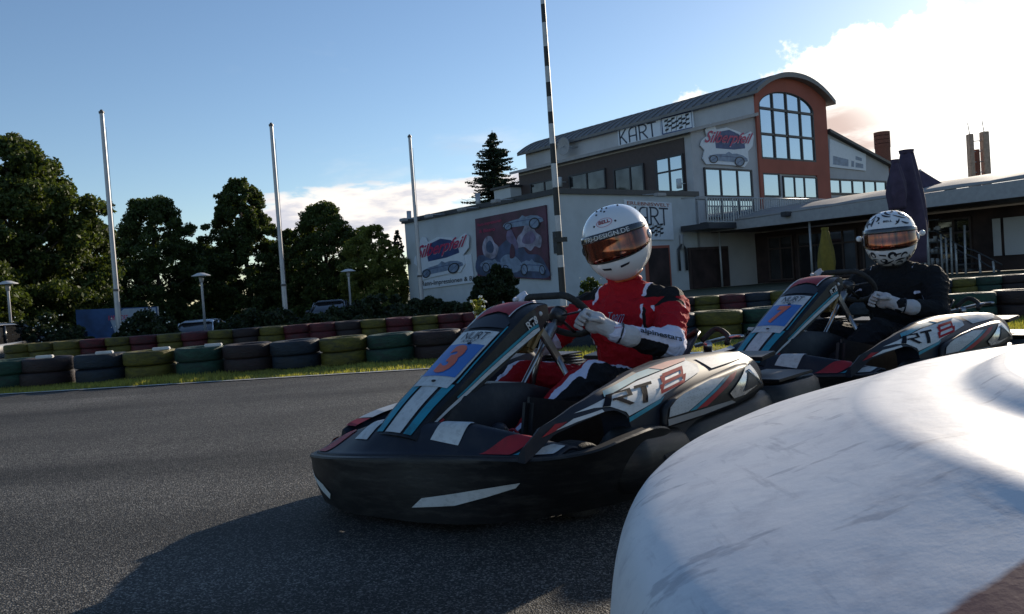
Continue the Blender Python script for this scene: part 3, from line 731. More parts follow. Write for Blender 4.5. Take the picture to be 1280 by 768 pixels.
        for j in range(17):
            y = lerp(.70, 1.50, j/16); e = .02 if j in (0,16) else 0; xo = interp(y, [(.70,.60),(.85,.655),(1.3,.685),(1.5,.65)])
            zb_, zt_ = interp(y, [(.7,.09),(1.5,.12)])+e, interp(y, [(.7,.22),(.9,.262),(1.4,.285),(1.5,.28)])-e
            ring = [(.45,y,zb_),(.45,y,zt_),(xo-.03,y,zt_),(xo-.004,y,zt_-.02),(xo+.012,y,lerp(zb_,zt_,.55)),(xo,y,zb_+.02),(xo-.02,y,zb_)]
            rr.append([Vector((a*s,b,c)) for a,b,c in (ring if s == 1 else ring[::-1])])
        m = MB(); m.loft(rr); m.build('side_bumper', 'black_plastic', k, smooth=True, sharp=50)
    # ---- rear bumper wrapping the rear wheels
    path = cr_spline([(.60,1.44,0),(.68,1.50,0),(.70,1.66,0),(.69,1.84,0),(.60,1.95,0),(.3,1.99,0),(0,2.0,0)], 5)
    P2 = path + [Vector((-p.x, p.y, 0)) for p in reversed(path[:-1])]; rings = []
    for i, p in enumerate(P2):
        t = (P2[min(i+1, len(P2)-1)]-P2[max(i-1, 0)]).normalized(); nrm = Vector((t.y, -t.x, 0))
        pr = [(-.08,.12),(-.015,.10),(.0,.12),(.012,.20),(.0,.275),(-.02,.295),(-.065,.29),(-.08,.27)]
        rings.append([p + nrm*a + Vector((0,0,b)) for a, b in pr])
    mb = MB(); mb.loft(rings); mb.build('rear_bumper', 'black_plastic', k, smooth=True, sharp=50)
    for s in (1,-1):
        m = MB(); m.box((.55*s,1.70,.31), (.22,.34,.012)); m.box((.40*s,1.78,.385), (.2,.14,.02), Matrix.Rotation(.1,3,'X')); m.build('rear_mudguard', 'kart_black', k, bevel=.004)
    # ---- wheels
    prof = lambda R, w: [(R*.52,-w*.45),(R*.60,-w*.5),(R*.86,-w*.5),(R*.97,-w*.40),(R,-w*.22),(R,w*.22),(R*.97,w*.40),(R*.86,w*.5),(R*.60,w*.5),(R*.52,w*.45),(R*.52,-w*.45)]
    for (x, y, R, w) in ((.445,.43,.125,.12),(-.445,.43,.125,.12),(.55,1.68,.138,.19),(-.55,1.68,.138,.19)):
        M4 = Matrix.Rotation(PI/2, 4, 'Y'); m = MB(); m.revolve(prof(R, w), 32, M4); wh = m.build('wheel', 'rubber', k, smooth=True, loc=(x,y,R), sharp=60)
        m = MB(); m.revolve([(.001,.02),(R*.25,.03),(R*.3,-.01),(R*.5,-.02),(R*.53,w*.44),(R*.55,w*.46),(R*.53,-w*.44),(.03,-w*.2),(.001,-w*.2)], 24, M4); m.build('rim', 'dark_steel', wh, smooth=True)
    # ---- steering
    hub = Vector((0,.93,.638)); cd = Vector((0,-.69,-.72)).normalized(); ex = Vector((1,0,0)); ey = cd.cross(ex).normalized(); ey = -ey if ey.z < 0 else ey
    rim = []
    for q in range(40):
        a = 2*PI*q/40; rr_ = .140; cx, cy = rr_*math.cos(a)*1.05, rr_*math.sin(a); cy = min(cy, .106); rim.append(hub + ex*cx + ey*cy - cd*.02)
    sw = MB(); sw.tube(rim+[rim[0]], .0145, 10, cap=False); sw = sw.build('steering_wheel', 'rubber', k, smooth=True)
    m = MB()
    for a in (rad(5), rad(175), rad(270)): m.tube([hub, hub + ex*.15*math.cos(a) + ey*.13*math.sin(a) - cd*.02], .011, 8, flat=.4)
    m.tube([hub-cd*.02, hub+cd*.02], .035, 16); m.build('spokes', 'dark_steel', sw, smooth=True)
    m = MB(); m.tube([hub-cd*.024, hub-cd*.034], .030, 16); m.build('hub_pad', 'black_plastic', sw, smooth=True)
    m = MB(); m.tube([hub, hub+cd*.10, hub+cd*.101, hub+cd*.46], [.012,.012,.010,.010], 10); m.tube([hub+cd*.05, hub+cd*.12], .024, 12); m.build('steering_column', 'steel', k, smooth=True, sharp=50)
    m = MB()
    for s in (1,-1): m.tube([hub+cd*.12+ex*.012*s, Vector((.09*s,.86,.40)), Vector((.14*s,.80,.08))], .012, 8)
    m.build('column_bracket', 'steel', k, smooth=True)
    m = MB(); m.box((.0,.73,.565), (.12,.045,.13), Matrix.Rotation(rad(-42),3,'X')); m.build('steering_support', 'brass_tank', k, bevel=.015)
    m = MB(); m.box((.05,.80,.545), (.018,.035,.24), Matrix.Rotation(rad(38),3,'X')); m.build('support_strut', 'steel', k, bevel=.003)
    # ---- front panel that carries the number
    x0 = -.055; prof_ = cr_spline([(0,.07,.300),(0,.18,.385),(0,.29,.455),(0,.40,.527),(0,.50,.59),(0,.58,.640),(0,.66,.688),(0,.74,.708),(0,.82,.705)], 4)
    S = [0]
    for a, b in zip(prof_, prof_[1:]): S.append(S[-1]+(b-a).length)
    T = S[-1]
    def pan(u, x, off=0.0, dep=0.0):
        for i in range(len(S)-1):
            if S[i+1] >= u or i == len(S)-2:
                q = (u-S[i])/(S[i+1]-S[i]); p = prof_[i].lerp(prof_[i+1], q); t = (prof_[i+1]-prof_[i]).normalized(); n_ = Vector((0,-t.z,t.y))
                if n_.z < 0: n_ = -n_
                bow = -.9*(x*x)
                return p + Vector((x0+x,0,0)) + n_*(off+bow-dep)
    wf = lambda u: interp(u, [(0,.098),(.25,.108),(.55,.112),(.75,.115),(T-.08,.10),(T,.085)])
    dp = lambda u: interp(u, [(0,.02),(.12,.045),(.4,.075),(.65,.095),(.8,.10),(T,.06)])
    rings = []
    for i in range(41):
        u = T*i/40; w, d = wf(u), dp(u)
        ring = [pan(u, x) for x in [lerp(-w, w, j/8) for j in range(9)]]
        ring += [pan(u, w*1.10, -.004)+Vector((.006,0,0)), pan(u, w*1.0, 0, d)+Vector((.022,0,0)), pan(u, -w*1.0, 0, d)-Vector((.022,0,0)), pan(u, -w*1.10, -.004)-Vector((.006,0,0))]
        rings.append(ring)
    mb = MB(); mb.loft(rings); fp = mb.build('front_panel', 'kart_black', k, smooth=True, sharp=40)
    pf = lambda off: (lambda x, u: pan(u, x, off))
    D = lambda nm, pts, mt, off=.003: on_surface(nm, poly2d(pts, .03), pf(off), mt, fp)
    u1, u2, u3 = .235, .265, .60
    D('panel_stripe', [(-.092,.01),(-.055,.01),(-.062,.26),(-.105,.26)], 'decal_cyan'); D('panel_stripe', [(.055,.01),(.092,.01),(.105,.26),(.062,.26)], 'decal_cyan')
    D('panel_stripe', [(-.040,.01),(.040,.01),(.045,.26),(-.045,.26)], 'decal_white')
    D('panel_stripe', [(.102,.27),(.110,.27),(.112,.60),(.105,.60)], 'decal_cyan')
    npl = D('number_plate', [(-.095,.235),(.088,.235),(.094,.30),(.096,.50),(.098,.56),(-.10,.56),(-.098,.30)], 'decal_white', .006)
    on_surface('plate_field', poly2d([(-.092,.29),(.084,.29),(.089,.475),(-.095,.475)], .04), pf(.008), 'decal_blue', npl)
    t = text2d(number, bold=.05)
    if number == '3': q = (quadmap(t[0], (-.05,.305), (.03,.305), (.035,.465), (-.045,.465)), t[1])
    else: q = (quadmap(t[0], (-.04,.31), (.035,.31), (.035,.46), (-.04,.46)), t[1])
    on_surface('race_number', q, pf(.0100), 'decal_orange', npl, .03)
    t = text2d('NURT', bold=-.005, space=.9); on_surface('plate_lettering', (quadmap(t[0], (-.06,.502), (.065,.502), (.068,.548), (-.058,.548)), t[1]), pf(.0095), 'ink', npl, .03)
    t = text2d('KART', shear=.3, bold=.0); on_surface('plate_lettering', (quadmap(t[0], (-.04,.483), (.035,.483), (.035,.499), (-.04,.499)), t[1]), pf(.0095), 'ink', npl, .03)
    m = MB()
    for uu, xx in ((.262,0),(.478,.01)): m.sphere(pan(uu, xx, .008), .009, 6, (1,1,.5))
    m.build('plate_bolt', 'ink', npl, smooth=True)
    D('panel_visor', [(-.10,.585),(.105,.585),(.105,.62),(.06,.655),(0,.668),(-.06,.655),(-.10,.62)], 'ink', .004)
    D('top_cover', [(-.098,.64),(-.055,.672),(0,.685),(.055,.672),(.075,.660),(.082,.86),(-.07,.86)], 'decal_red', .005)
    D('top_stripe', [(-.112,.60),(-.100,.60),(-.075,.86),(-.088,.86)], 'decal_white', .006)
    D('top_stripe', [(.076,.655),(.082,.650),(.088,.86),(.083,.86)], 'decal_white', .006)
    # side faces of the panel: pale curved stripe, cyan flash, type lettering
    for s in (1,-1):
        def sd_(off):
            def fn(u, v):   # v 0 at the front edge, 1 at the rear edge
                w, d = wf(u), dp(u); a = pan(u, s*w*1.10, -.004)+Vector((.006*s,0,0)); b = pan(u, s*w, 0, d)+Vector((.022*s,0,0)); return a.lerp(b, v)+Vector((off*s,0,0))
            return fn
        st = [(lerp(.02,.74,i/14), interp(i/14, [(0,.35),(.5,.55),(1,.80)])) for i in range(15)]; sb = [(u, v+.22 if u < .7 else v+.12) for u, v in st]
        on_surface('side_stripe', (st+sb, [(i, i+1, 15+i+1, 15+i) for i in range(14)]), sd_(.003), 'decal_white', fp)
        st2 = [(u, v-.16) for u, v in st[4:]]; sb2 = [(u, v-.03) for u, v in st[4:]]; m_ = len(st2)
        on_surface('side_stripe', (st2+sb2, [(i, i+1, m_+i+1, m_+i) for i in range(m_-1)]), sd_(.003), 'decal_cyan', fp)
        on_surface('side_flash', poly2d([(.01,.62),(.13,.75),(.13,.95),(.01,.95)], .1), sd_(.003), 'decal_red', fp)
    t = text2d('RT8', bold=.02)
    def sl(x, y):
        u, v = lerp(.66, .74, x), lerp(.62, .25, y); w, d = wf(u), dp(u); a = pan(u, w*1.10, -.004)+Vector((.006,0,0)); b = pan(u, w, 0, d)+Vector((.022,0,0)); return a.lerp(b, v)+Vector((.0045,0,0))
    on_surface('side_lettering', t[:2], sl, 'plate_white', fp)
    m = MB(); m.sphere(sd_pt(pan, wf, dp, .80, .35), .010, 6); m.build('panel_screw', 'plate_white', fp, smooth=True)
    # ---- seat: moulded shell
    rings = []
    for i in range(15):
        t = i/14; cy = interp(t, [(0,1.10),(.35,1.32),(.55,1.50),(.8,1.66),(1,1.74)]); cz = interp(t, [(0,.17),(.35,.10),(.55,.15),(.8,.34),(1,.47)])
        w = interp(t, [(0,.15),(.35,.19),(.6,.22),(1,.19)]); lift = interp(t, [(0,.03),(.35,.14),(.6,.16),(.85,.09),(1,.04)])
        rings.append([Vector((w*a, cy - (lift*.55*abs(a)**3 if t > .4 else 0), cz + lift*abs(a)**3)) for a in [lerp(-1,1,j/12) for j in range(13)]])
    mb = MB(); mb.loft(rings, cap=False, closed=False); se = mb.build('seat', 'kart_black', k, smooth=True); solidify(se, .012)
    m = MB(); m.tube(cr_spline([(-.19,1.70,.51),(-.1,1.745,.475),(0,1.75,.47),(.1,1.745,.475),(.19,1.70,.51)], 4), .012, 8); m.build('seat_edge', 'rubber', se, smooth=True)
    # ---- engine, tank, exhaust, pedals, brake line, springs
    m = MB(); m.box((-.42,1.42,.24), (.20,.26,.22))
    for q in range(6): m.box((-.42,1.42,.36+.014*q), (.17,.17,.006))
    m.build('engine', 'dark_steel', k, bevel=.004)
    m = MB(); m.tube(cr_spline([(-.36,1.5,.3),(-.3,1.75,.33),(.0,1.86,.34),(.25,1.86,.345),(.33,1.86,.345)], 5), [.03]*11+[.05]*10, 12); m.build('exhaust', 'steel', k, smooth=True)
    m = MB(); m.box((0,.70,.16), (.20,.30,.20)); m.build('fuel_tank', 'black_plastic', k, bevel=.03)
    m = MB(); m.box((.30,.60,.23), (.05,.52,.24), Matrix.Rotation(rad(-12),3,'X')); m.box((-.30,.62,.27), (.05,.50,.24), Matrix.Rotation(rad(-12),3,'X')); m.build('leg_guard', 'kart_black', k, bevel=.02)
    rr = []
    for y, z, w in ((.19,.33,.06),(.24,.385,.085),(.30,.42,.095),(.45,.43,.10),(.62,.41,.10),(.80,.36,.085),(.84,.30,.06)): rr.append([Vector((-w-.02,y,.10)), Vector((-w-.02,y,z-.03)), Vector((-w,y,z)), Vector((w-.03,y,z)), Vector((w-.01,y,z-.03)), Vector((w,y,.10))])
    m = MB(); m.loft(rr); cf = m.build('centre_fairing', 'kart_black', k, smooth=True, sharp=35)
    mesh_obj('fairing_decal', [(-.06,.27,.411),(.05,.27,.411),(.06,.31,.4245),(.065,.45,.4335),(-.02,.455,.4335),(-.07,.31,.4245)], [(0,1,2,5),(5,2,3,4)], 'decal_white', cf)
    m = MB(); m.box((-.30,.64,.40), (.052,.40,.02), Matrix.Rotation(rad(-12),3,'X')); m.build('guard_strip', 'decal_white', k, bevel=.005)
    for s in (1,-1):
        m = MB(); m.tube([(.12*s,.40,.07),(.14*s,.33,.20),(.14*s,.35,.245)], .008, 8); m.box((.14*s,.34,.23), (.09,.012,.05)); m.build('pedal', 'steel', k, smooth=True, sharp=40)
    m = MB()
    for q in range(28):
        pass
    pts = [(.30+.0*i, .30, .25) for i in range(2)]
    hel = [(.10+.16*i/120, .30+.008*math.cos(i*.9), .262+.008*math.sin(i*.9)) for i in range(121)]
    m.tube(hel, .0022, 5); m.build('return_spring', 'steel', k, smooth=True)
    m = MB(); m.tube(cr_spline([(.25,.30,.262),(.34,.36,.20),(.36,.5,.14),(.34,.8,.12),(.3,1.3,.11)], 6), .006, 6)
    m.tube(cr_spline([(.25,.30,.262),(.29,.31,.30),(.31,.33,.26),(.30,.36,.2)], 5), .005, 6); m.build('brake_hose', 'decal_red', k, smooth=True)
    m = MB(); m.tube([(.47,1.60,.49),(.30,1.78,.47),(.12,1.80,.43)], .010, 8); m.tube([(.24,1.70,.40),(.30,1.60,.455)], .02, 10); m.build('seat_stay', 'steel', k, smooth=True)
    m = MB(); m.tube(cr_spline([(.20,1.72,.46),(.25,1.77,.51),(.32,1.75,.48),(.34,1.7,.45)], 5), .013, 8); m.build('air_hose', 'rubber', k, smooth=True)
    return k
def sd_pt(pan, wf, dp, u, v):
    w, d = wf(u), dp(u); a = pan(u, w*1.10, -.004)+Vector((.006,0,0)); b = pan(u, w, 0, d)+Vector((.022,0,0)); return a.lerp(b, v)
K1 = (Vector((-.45,2.73,0)), rad(-43)); K2 = (Vector((1.14,4.16,0)), rad(-55))
def build_karts():
    k = make_kart('3'); k.location = K1[0]; k.rotation_euler.z = K1[1]
    tag(k, 'black and white rental kart with number 3 on its blue plate, nearest the camera', 'go-kart', 'karts standing in line on the track')
    k2 = make_kart('7'); k2.location = K2[0]; k2.rotation_euler.z = K2[1]
    tag(k2, 'black and white rental kart with number 7 plate, behind the red driver', 'go-kart', 'karts standing in line on the track')
    p = make_person(None, 'red'); p.location = K1[0]; p.rotation_euler.z = K1[1]
    tag(p, 'person in red race suit and plain white helmet with orange visor, gripping the wheel', 'person', 'kart drivers')
    p2 = make_person(None, 'black', head_yaw=27, head_roll=-1, head_pitch=2); p2.location = K2[0]; p2.rotation_euler.z = K2[1]
    tag(p2, 'person in black race suit and white helmet with black swirl pattern', 'person', 'kart drivers')
# ------------------------------------------------------------------ planes of the building
class Plane:
    def __init__(s, p0, d, n): s.p0 = Vector((p0[0], p0[1], 0)); s.d = Vector((d[0], d[1], 0)).normalized(); s.n = Vector((n[0], n[1], 0)).normalized()
    def pt(s, a, z, off=0): return s.p0 + s.d*a + Vector((0,0,z)) + s.n*off
    def sz(s, px, py):
        r = ray(px, py); t = (s.p0-CAM).dot(s.n)/r.dot(s.n); p = CAM + r*t - s.p0; return (p.dot(s.d), p.z)
    def prism(s, name, pts, off, t, mat, parent=None, bevel=0):
        """flat shape standing `t` proud of the plane offset `off`"""
        n = len(pts); a = [s.pt(x, z, off) for x, z in pts]; b = [s.pt(x, z, off+t) for x, z in pts]
        m = MB(); m.add(a+b, [tuple(range(n))[::-1], tuple(range(n, 2*n))] + [(i, (i+1) % n, n+(i+1) % n, n+i) for i in range(n)])
        o = m.build(name, mat, parent)
        bm = bmesh.new(); bm.from_mesh(o.data); bmesh.ops.recalc_face_normals(bm, faces=bm.faces[:]); bm.to_mesh(o.data); bm.free(); return o
    def rect(s, name, x0, x1, z0, z1, off, t, mat, parent=None): return s.prism(name, [(x0,z0),(x1,z0),(x1,z1),(x0,z1)], off, t, mat, parent)
    def flat(s, name, shape, off, mat, parent=None): return mesh_obj(name, [s.pt(x, z, off) for x, z in shape[0]], shape[1], mat, parent)
UD, VD = (.785,.62), (-.62,.785)
Q0 = (2.17, 34.0)
UP = Plane(Q0, UD, (.62,-.785))
VP = Plane(Q0, VD, (-.785,-.62))
def upt(a, b): return Vector((Q0[0]+UD[0]*a+VD[0]*b, Q0[1]+UD[1]*a+VD[1]*b, 0))
def block(name, a0, a1, b0, b1, z0, z1, mat, parent=None):
    m = MB(); c = [upt(a0,b0), upt(a1,b0), upt(a1,b1), upt(a0,b1)]
    m.add([p+Vector((0,0,z0)) for p in c]+[p+Vector((0,0,z1)) for p in c], [(3,2,1,0),(4,5,6,7),(0,1,5,4),(1,2,6,5),(2,3,7,6),(3,0,4,7)]); return m.build(name, mat, parent)

def window(P, parent, x0, x1, z0, z1, cols, rows, fw=.07, glass='glass', frame='dark_trim', name='window'):
    """frame bars with the panes set inside; cols / rows are the fractions of the inner bars"""
    m = MB(); n = P.n; d = P.d
    R = Matrix((d, n, Vector((0,0,1)))).transposed()
    def bar(xa, xb, za, zb, t=.09): m.box(P.pt((xa+xb)/2, (za+zb)/2, t/2), (xb-xa, t, zb-za), R)
    bar(x0, x0+fw, z0, z1); bar(x1-fw, x1, z0, z1); bar(x0+fw, x1-fw, z0, z0+fw); bar(x0+fw, x1-fw, z1-fw, z1)
    for c in cols: xc = lerp(x0, x1, c); bar(xc-fw/2, xc+fw/2, z0+fw, z1-fw, .085)
    for r in rows: zc = lerp(z0, z1, r); bar(x0+fw, x1-fw, zc-fw/2, zc+fw/2, .08)
    o = m.build(name, frame, parent)
    P.rect('pane', x0+fw*.5, x1-fw*.5, z0+fw*.5, z1-fw*.5, .01, .03, glass, o); return o

# art-deco strokes for the hall's lettering
def deco_kart():
    S = []
    arc = lambda cx, cy, rx, ry, a0, a1, n=12: [(cx+rx*math.cos(rad(lerp(a0,a1,k/n))), cy+ry*math.sin(rad(lerp(a0,a1,k/n)))) for k in range(n+1)]
    w = .095
    S.append(ribbon2d([(.04,0),(.04,1)], w)); S.append(ribbon2d([(.04,.42),(.12,.5),(.50,1.0)], w)); S.append(ribbon2d([(.15,.53),(.52,0)], w))
    S.append(ribbon2d([(.72,0),(.72,.62)]+arc(.97,.66,.25,.32,180,90)[0:]+[(1.22,.98),(1.22,0)], w)); S.append(ribbon2d([(.72,.42),(1.22,.42)], w))
    S.append(ribbon2d([(1.45,0),(1.45,1.0)], w)); S.append(ribbon2d([(1.36,1.0),(1.66,1.0)]+arc(1.66,.75,.27,.25,90,-90)+[(1.45,.5)], w)); S.append(ribbon2d([(1.64,.5),(1.98,0)], w))
    S.append(ribbon2d([(2.0,.98),(2.62,.98)], w)); S.append(ribbon2d([(2.31,.95),(2.31,0)], w))
    vs, fs = merge_shapes(S); return [(x/2.66, y) for x, y in vs], fs
def wavy_flags():
    S = []
    for k in range(7):
        for j in range(5):
            if (k+j) % 2: continue
            x = .06+k*.125; y = .15+j*.15+.07*math.sin(k*1.3)
            S.append(([(x,y),(x+.13,y+.03),(x+.16,y+.16),(x+.03,y+.14)], [(0,1,2,3)]))
    for k in range(5): S.append(ribbon2d([(.12+.17*k,.05),(.20+.17*k,.95)], .018))
    return merge_shapes(S)
def race_car_icon(P, parent, q, off, flip=False):
    """small side view of a pre-war racing car inside the quad q (bl,br,tr,tl)"""
    f = lambda sh: (quadmap([(1-x if flip else x, y) for x, y in sh[0]], *q), sh[1])
    body = [(.02,.30),(.05,.48),(.20,.60),(.42,.66),(.50,.82),(.58,.70),(.70,.74),(.86,.66),(.97,.50),(.99,.34),(.80,.22),(.20,.20)]
    P.flat('car_emblem', f((body, [tuple(range(len(body)))])), off, 'sign_ltblue', parent)
    P.flat('car_emblem_line', f(ribbon2d([(.06,.46),(.30,.50),(.60,.52),(.94,.48)], .03)), off+.004, 'sign_blue', parent)
    for cx, r in ((.15,.24),(.78,.30)):
        P.flat('emblem_wheel', f(disc2d(cx, .28, r*.42, r, 20)), off+.008, 'sign_ltblue', parent)
        o = [(cx+.42*r*math.cos(2*PI*k/24)*e, .28+r*math.sin(2*PI*k/24)*e) for e in (1,.78) for k in range(24)]
        P.flat('emblem_tyre', f((o, [(k,(k+1)%24,24+(k+1)%24,24+k) for k in range(24)])), off+.012, 'ink', parent)
        o = ribbon2d([(cx-.3*r,.28-.6*r),(cx+.3*r,.28+.6*r)], .015)
        P.flat('emblem_spoke', f(o), off+.012, 'sign_blue', parent)
def name_logo(P, parent, pxq, off, lens_pts=None):
    """the cut-out name logo: pale outline, blue field, slanted red name, racing car; pxq = corner pixels bl,br,tr,tl"""
    q = [P.sz(*p) for p in pxq]; f = lambda pts: quadmap(pts, *q)
    out = [(.10,.0),(.03,.12),(.06,.32),(-.02,.42),(.0,.55),(.09,.66),(.05,.80),(.16,.98),(.22,.96),(.26,.84),(.45,.92),(.68,.86),(.80,.80),(.93,.90),(.99,.80),(.97,.55),(.88,.42),(.90,.20),(.82,.04),(.6,.05),(.3,.03)]
    pl = P.prism('logo_board', f(out), off, .05, 'sign_white', parent)
    P.flat('logo_field', (f([(.26,.40),(.24,.60),(.32,.80),(.50,.87),(.68,.80),(.80,.66),(.82,.48),(.60,.42)]), [tuple(range(8))]), off+.056, 'sign_blue', pl)
    t = text2d('Silbernfeil'.replace('nf','pf'), shear=.35, bold=.012)
    P.flat('logo_name', (quadmap(t[0], *[tuple(f([c])[0]) for c in ((.03,.40),(.93,.52),(.98,.86),(.06,.80))]), t[1]), off+.068, 'sign_white', pl)
    P.flat('logo_name', (quadmap(text2d('Silberpfeil', shear=.35, bold=.02)[0], *[tuple(f([c])[0]) for c in ((.035,.41),(.925,.53),(.972,.86),(.065,.79))]), text2d('Silberpfeil', shear=.35, bold=.02)[1]), off+.074, 'sign_red', pl)
    race_car_icon(P, pl, [tuple(f([c])[0]) for c in ((.10,.02),(.88,.05),(.90,.44),(.12,.42))], off+.060)
    return pl

def build_building():
    # ---------- low front hall (the corner that points at the track)
    zc = UP.sz(706, 239)[1]
    L1 = VP.sz(506, 284)[0]
    h = empty('low_hall', upt(0,0), label='low pale flat-roofed hall with the two advertising boards, left of the arched building', cat='building')
    inv = Matrix.Translation(-upt(0,0))
    def fix(root):
        for c in root.children: c.matrix_parent_inverse = Matrix.Translation(-root.location)
    block('wall', 0, 8.9, 0, L1, -1.5, zc-.12, 'wall_white', h)
    block('roof_edge', -.12, 8.9, -.12, L1+.12, zc-.12, zc+.10, 'dark_trim', h)
    for x0, x1 in ((770,797),(862,911)):
        a0, a1 = UP.sz(x0+38 if x0 == 770 else x0, 360)[0], UP.sz(838 if x0 == 770 else x1, 360)[0]
        zt = UP.sz((x0+x1)/2+20, 308)[1]
        if a1 > 8.9: pass
        o = UP.rect('door_frame', a0, a1, 0, zt, .01, .10, 'red_render' if x0 == 770 else 'brown_frame', h)
        UP.rect('door_leaf', a0+.12, a1-.12, .02, zt-.12, .12, .02, 'interior_dark', o)
    for i in range(2):
        xa = UP.sz(847+i*14, 330)[0]
        if i == 0:
            m = MB(); m.tube([UP.pt(xa,.9,.12), UP.pt(xa,1.9,.12), UP.pt(xa+.25,2.15,.12), UP.pt(xa+.5,1.9,.12), UP.pt(xa+.5,.9,.12)], .06, 8); m.build('pipe_arch', 'dark_trim', h, smooth=True)
    a, z = UP.sz(850, 303); m = MB(); m.tube([UP.pt(a, z-.35, .1), UP.pt(a, z+.35, .1)], .09, 10); m.build('wall_light', 'fascia', h, smooth=True)
    # spot lamps on arms above the boards
    fix(h)
    for i, (px, py) in enumerate([(528,275),(560,270),(602,262),(645,252)]):
        a, z = VP.sz(px, py); o = empty('sign_lamp', VP.pt(a, z), label='grey spot lamp on an arm, %s from the left along the hall wall' % ('first','second','third','fourth')[i], cat='lamp', group='spot lamps above the boards')
        m = MB(); p = VP.pt; m.tube([p(a, z+.1, 0), p(a+.02, z+.05, 1.0)], .025, 6); m.build('arm', 'rail_metal', o, smooth=True)
        m = MB(); m.box(p(a+.02, z, 1.1), (.45,.25,.16), Matrix.Rotation(math.atan2(VD[1],VD[0]),3,'Z')); m.build('lamp_head', 'fascia', o, bevel=.03); fix(o)
    for i, (px, py) in enumerate([(806,247),(857,251)]):
        a, z = UP.sz(px, py); o = empty('sign_lamp', UP.pt(a, z), label='grey spot lamp on the wall over the %s of the small hall sign' % ('left end','right side')[i], cat='lamp', group='spot lamps above the boards')
        m = MB(); p = UP.pt; m.tube([p(a-.3, z+.1, 0), p(a, z+.05, .8)], .025, 6); m.build('arm', 'rail_metal', o, smooth=True)
        m = MB(); m.box(p(a, z, .9), (.6,.25,.16), Matrix.Rotation(math.atan2(UD[1],UD[0]),3,'Z')); m.build('lamp_head', 'fascia', o, bevel=.03); fix(o)
    a, z = VP.sz(697, 303); o = VP.rect('vent_grille', a-.22, a+.22, z-.45, z+.45, .0, .05, 'dark_trim'); tag(o, 'small dark louvred vent on the hall wall next to the large photo board', 'vent')
    # name board
    nb = empty('name_board', VP.pt(VP.sz(558,330)[0], 1.5), label='white board with slanted red racing name and silver racing car on the hall wall', cat='sign')
    q = [VP.sz(*p) for p in ((527,362),(594,353),(590,318),(528,325))]
    VP.prism('board', q, .02, .05, 'sign_white', nb)
    name_logo(VP, nb, [(522,352),(592,340),(589,285),(520,297)], .08)
    t = text2d('Renn-Impressionen & Bistro', bold=.01); q = [VP.sz(*p) for p in ((529,360),(606,350.5),(606,343.5),(529,352))]
    VP.flat('board_lettering', (quadmap(t[0], *q), t[1]), .085, 'ink', nb); fix(nb)
    # photo board: generic racing collage
    ad = empty('photo_board', VP.pt(VP.sz(643,310)[0], 1.5), label='large dark red and blue photo board showing old racing cars on the hall wall', cat='sign')
    qp = [(599,345),(689,350),(684,256.5),(596,274)]; q = [VP.sz(*p) for p in qp]
    VP.prism('board', q, .02, .08, 'ad_red', ad); f = lambda pts: quadmap(pts, *q)
    def blob(pts): q_ = [(p.x, p.y) for p in cr_spline([(a_, b_, 0) for a_, b_ in pts], 5, True)]; return (f(q_), [tuple(range(len(q_)))])
    VP.flat('photo_area', blob([(.02,.03),(.5,.02),(.98,.03),(.96,.22),(.88,.34),(.74,.36),(.66,.50),(.50,.60),(.36,.50),(.22,.36),(.02,.34)]), .108, 'ad_blue', ad)
    VP.flat('photo_area', blob([(.12,.36),(.10,.52),(.16,.66),(.24,.66),(.28,.56),(.34,.48),(.30,.34),(.22,.30)]), .116, 'ad_pale', ad)
    VP.flat('photo_area', blob([(.17,.42),(.16,.54),(.22,.60),(.27,.50),(.25,.40)]), .119, 'ad_blue', ad)
    VP.flat('photo_area', blob([(.60,.46),(.61,.60),(.68,.68),(.74,.80),(.82,.78),(.86,.66),(.93,.58),(.91,.44),(.84,.46),(.78,.40),(.70,.46)]), .112, 'ad_pale', ad)
    VP.flat('photo_area', blob([(.68,.52),(.70,.62),(.80,.68),(.86,.58),(.80,.50)]), .116, 'ad_mauve', ad)
    VP.flat('photo_area', blob([(.46,.60),(.48,.72),(.53,.74),(.57,.64),(.62,.50),(.60,.42),(.54,.50)]), .118, 'ad_mauve', ad)
    VP.flat('photo_area', blob([(.50,.30),(.50,.40),(.53,.52),(.57,.44),(.56,.32)]), .121, 'ad_red', ad)
    VP.flat('photo_area', blob([(.40,.12),(.36,.28),(.46,.36),(.60,.30),(.66,.16),(.54,.08)]), .112, 'sign_ltblue', ad)
    race_car_icon(VP, ad, [tuple(f([c])[0]) for c in ((.40,.72),(.98,.70),(.97,.97),(.42,.96))], .12)
    race_car_icon(VP, ad, [tuple(f([c])[0]) for c in ((.60,.05),(.98,.05),(.97,.34),(.62,.34))], .12, True)
    race_car_icon(VP, ad, [tuple(f([c])[0]) for c in ((.04,.08),(.50,.04),(.50,.34),(.06,.36))], .12, True)
    for s_, c in (('Renn-Impressionen', ((.04,.84),(.40,.86),(.40,.93),(.04,.91))), ('& Bistro', ((.06,.74),(.30,.75),(.30,.81),(.06,.80)))):
        t = text2d(s_, bold=.01); VP.flat('board_lettering', (quadmap(t[0], *[tuple(f([p])[0]) for p in c]), t[1]), .12, 'sign_red', ad)
    fix(ad)
    # small hall sign right of the driver's helmet
    sg = empty('hall_sign', UP.pt(UP.sz(815,270)[0], 2), label='white wall sign with thin letters and waving flags, half behind the plain white helmet', cat='sign')
    q = [UP.sz(*p) for p in ((781,300),(841,300),(838,254),(779,250))]; UP.prism('board', q, .02, .05, 'sign_white', sg); f = lambda pts: quadmap(pts, *q)
    k = deco_kart(); UP.flat('sign_lettering', (quadmap(k[0], *[tuple(f([c])[0]) for c in ((.06,.38),(.92,.38),(.92,.84),(.06,.84))]), k[1]), .08, 'sign_navy', sg)
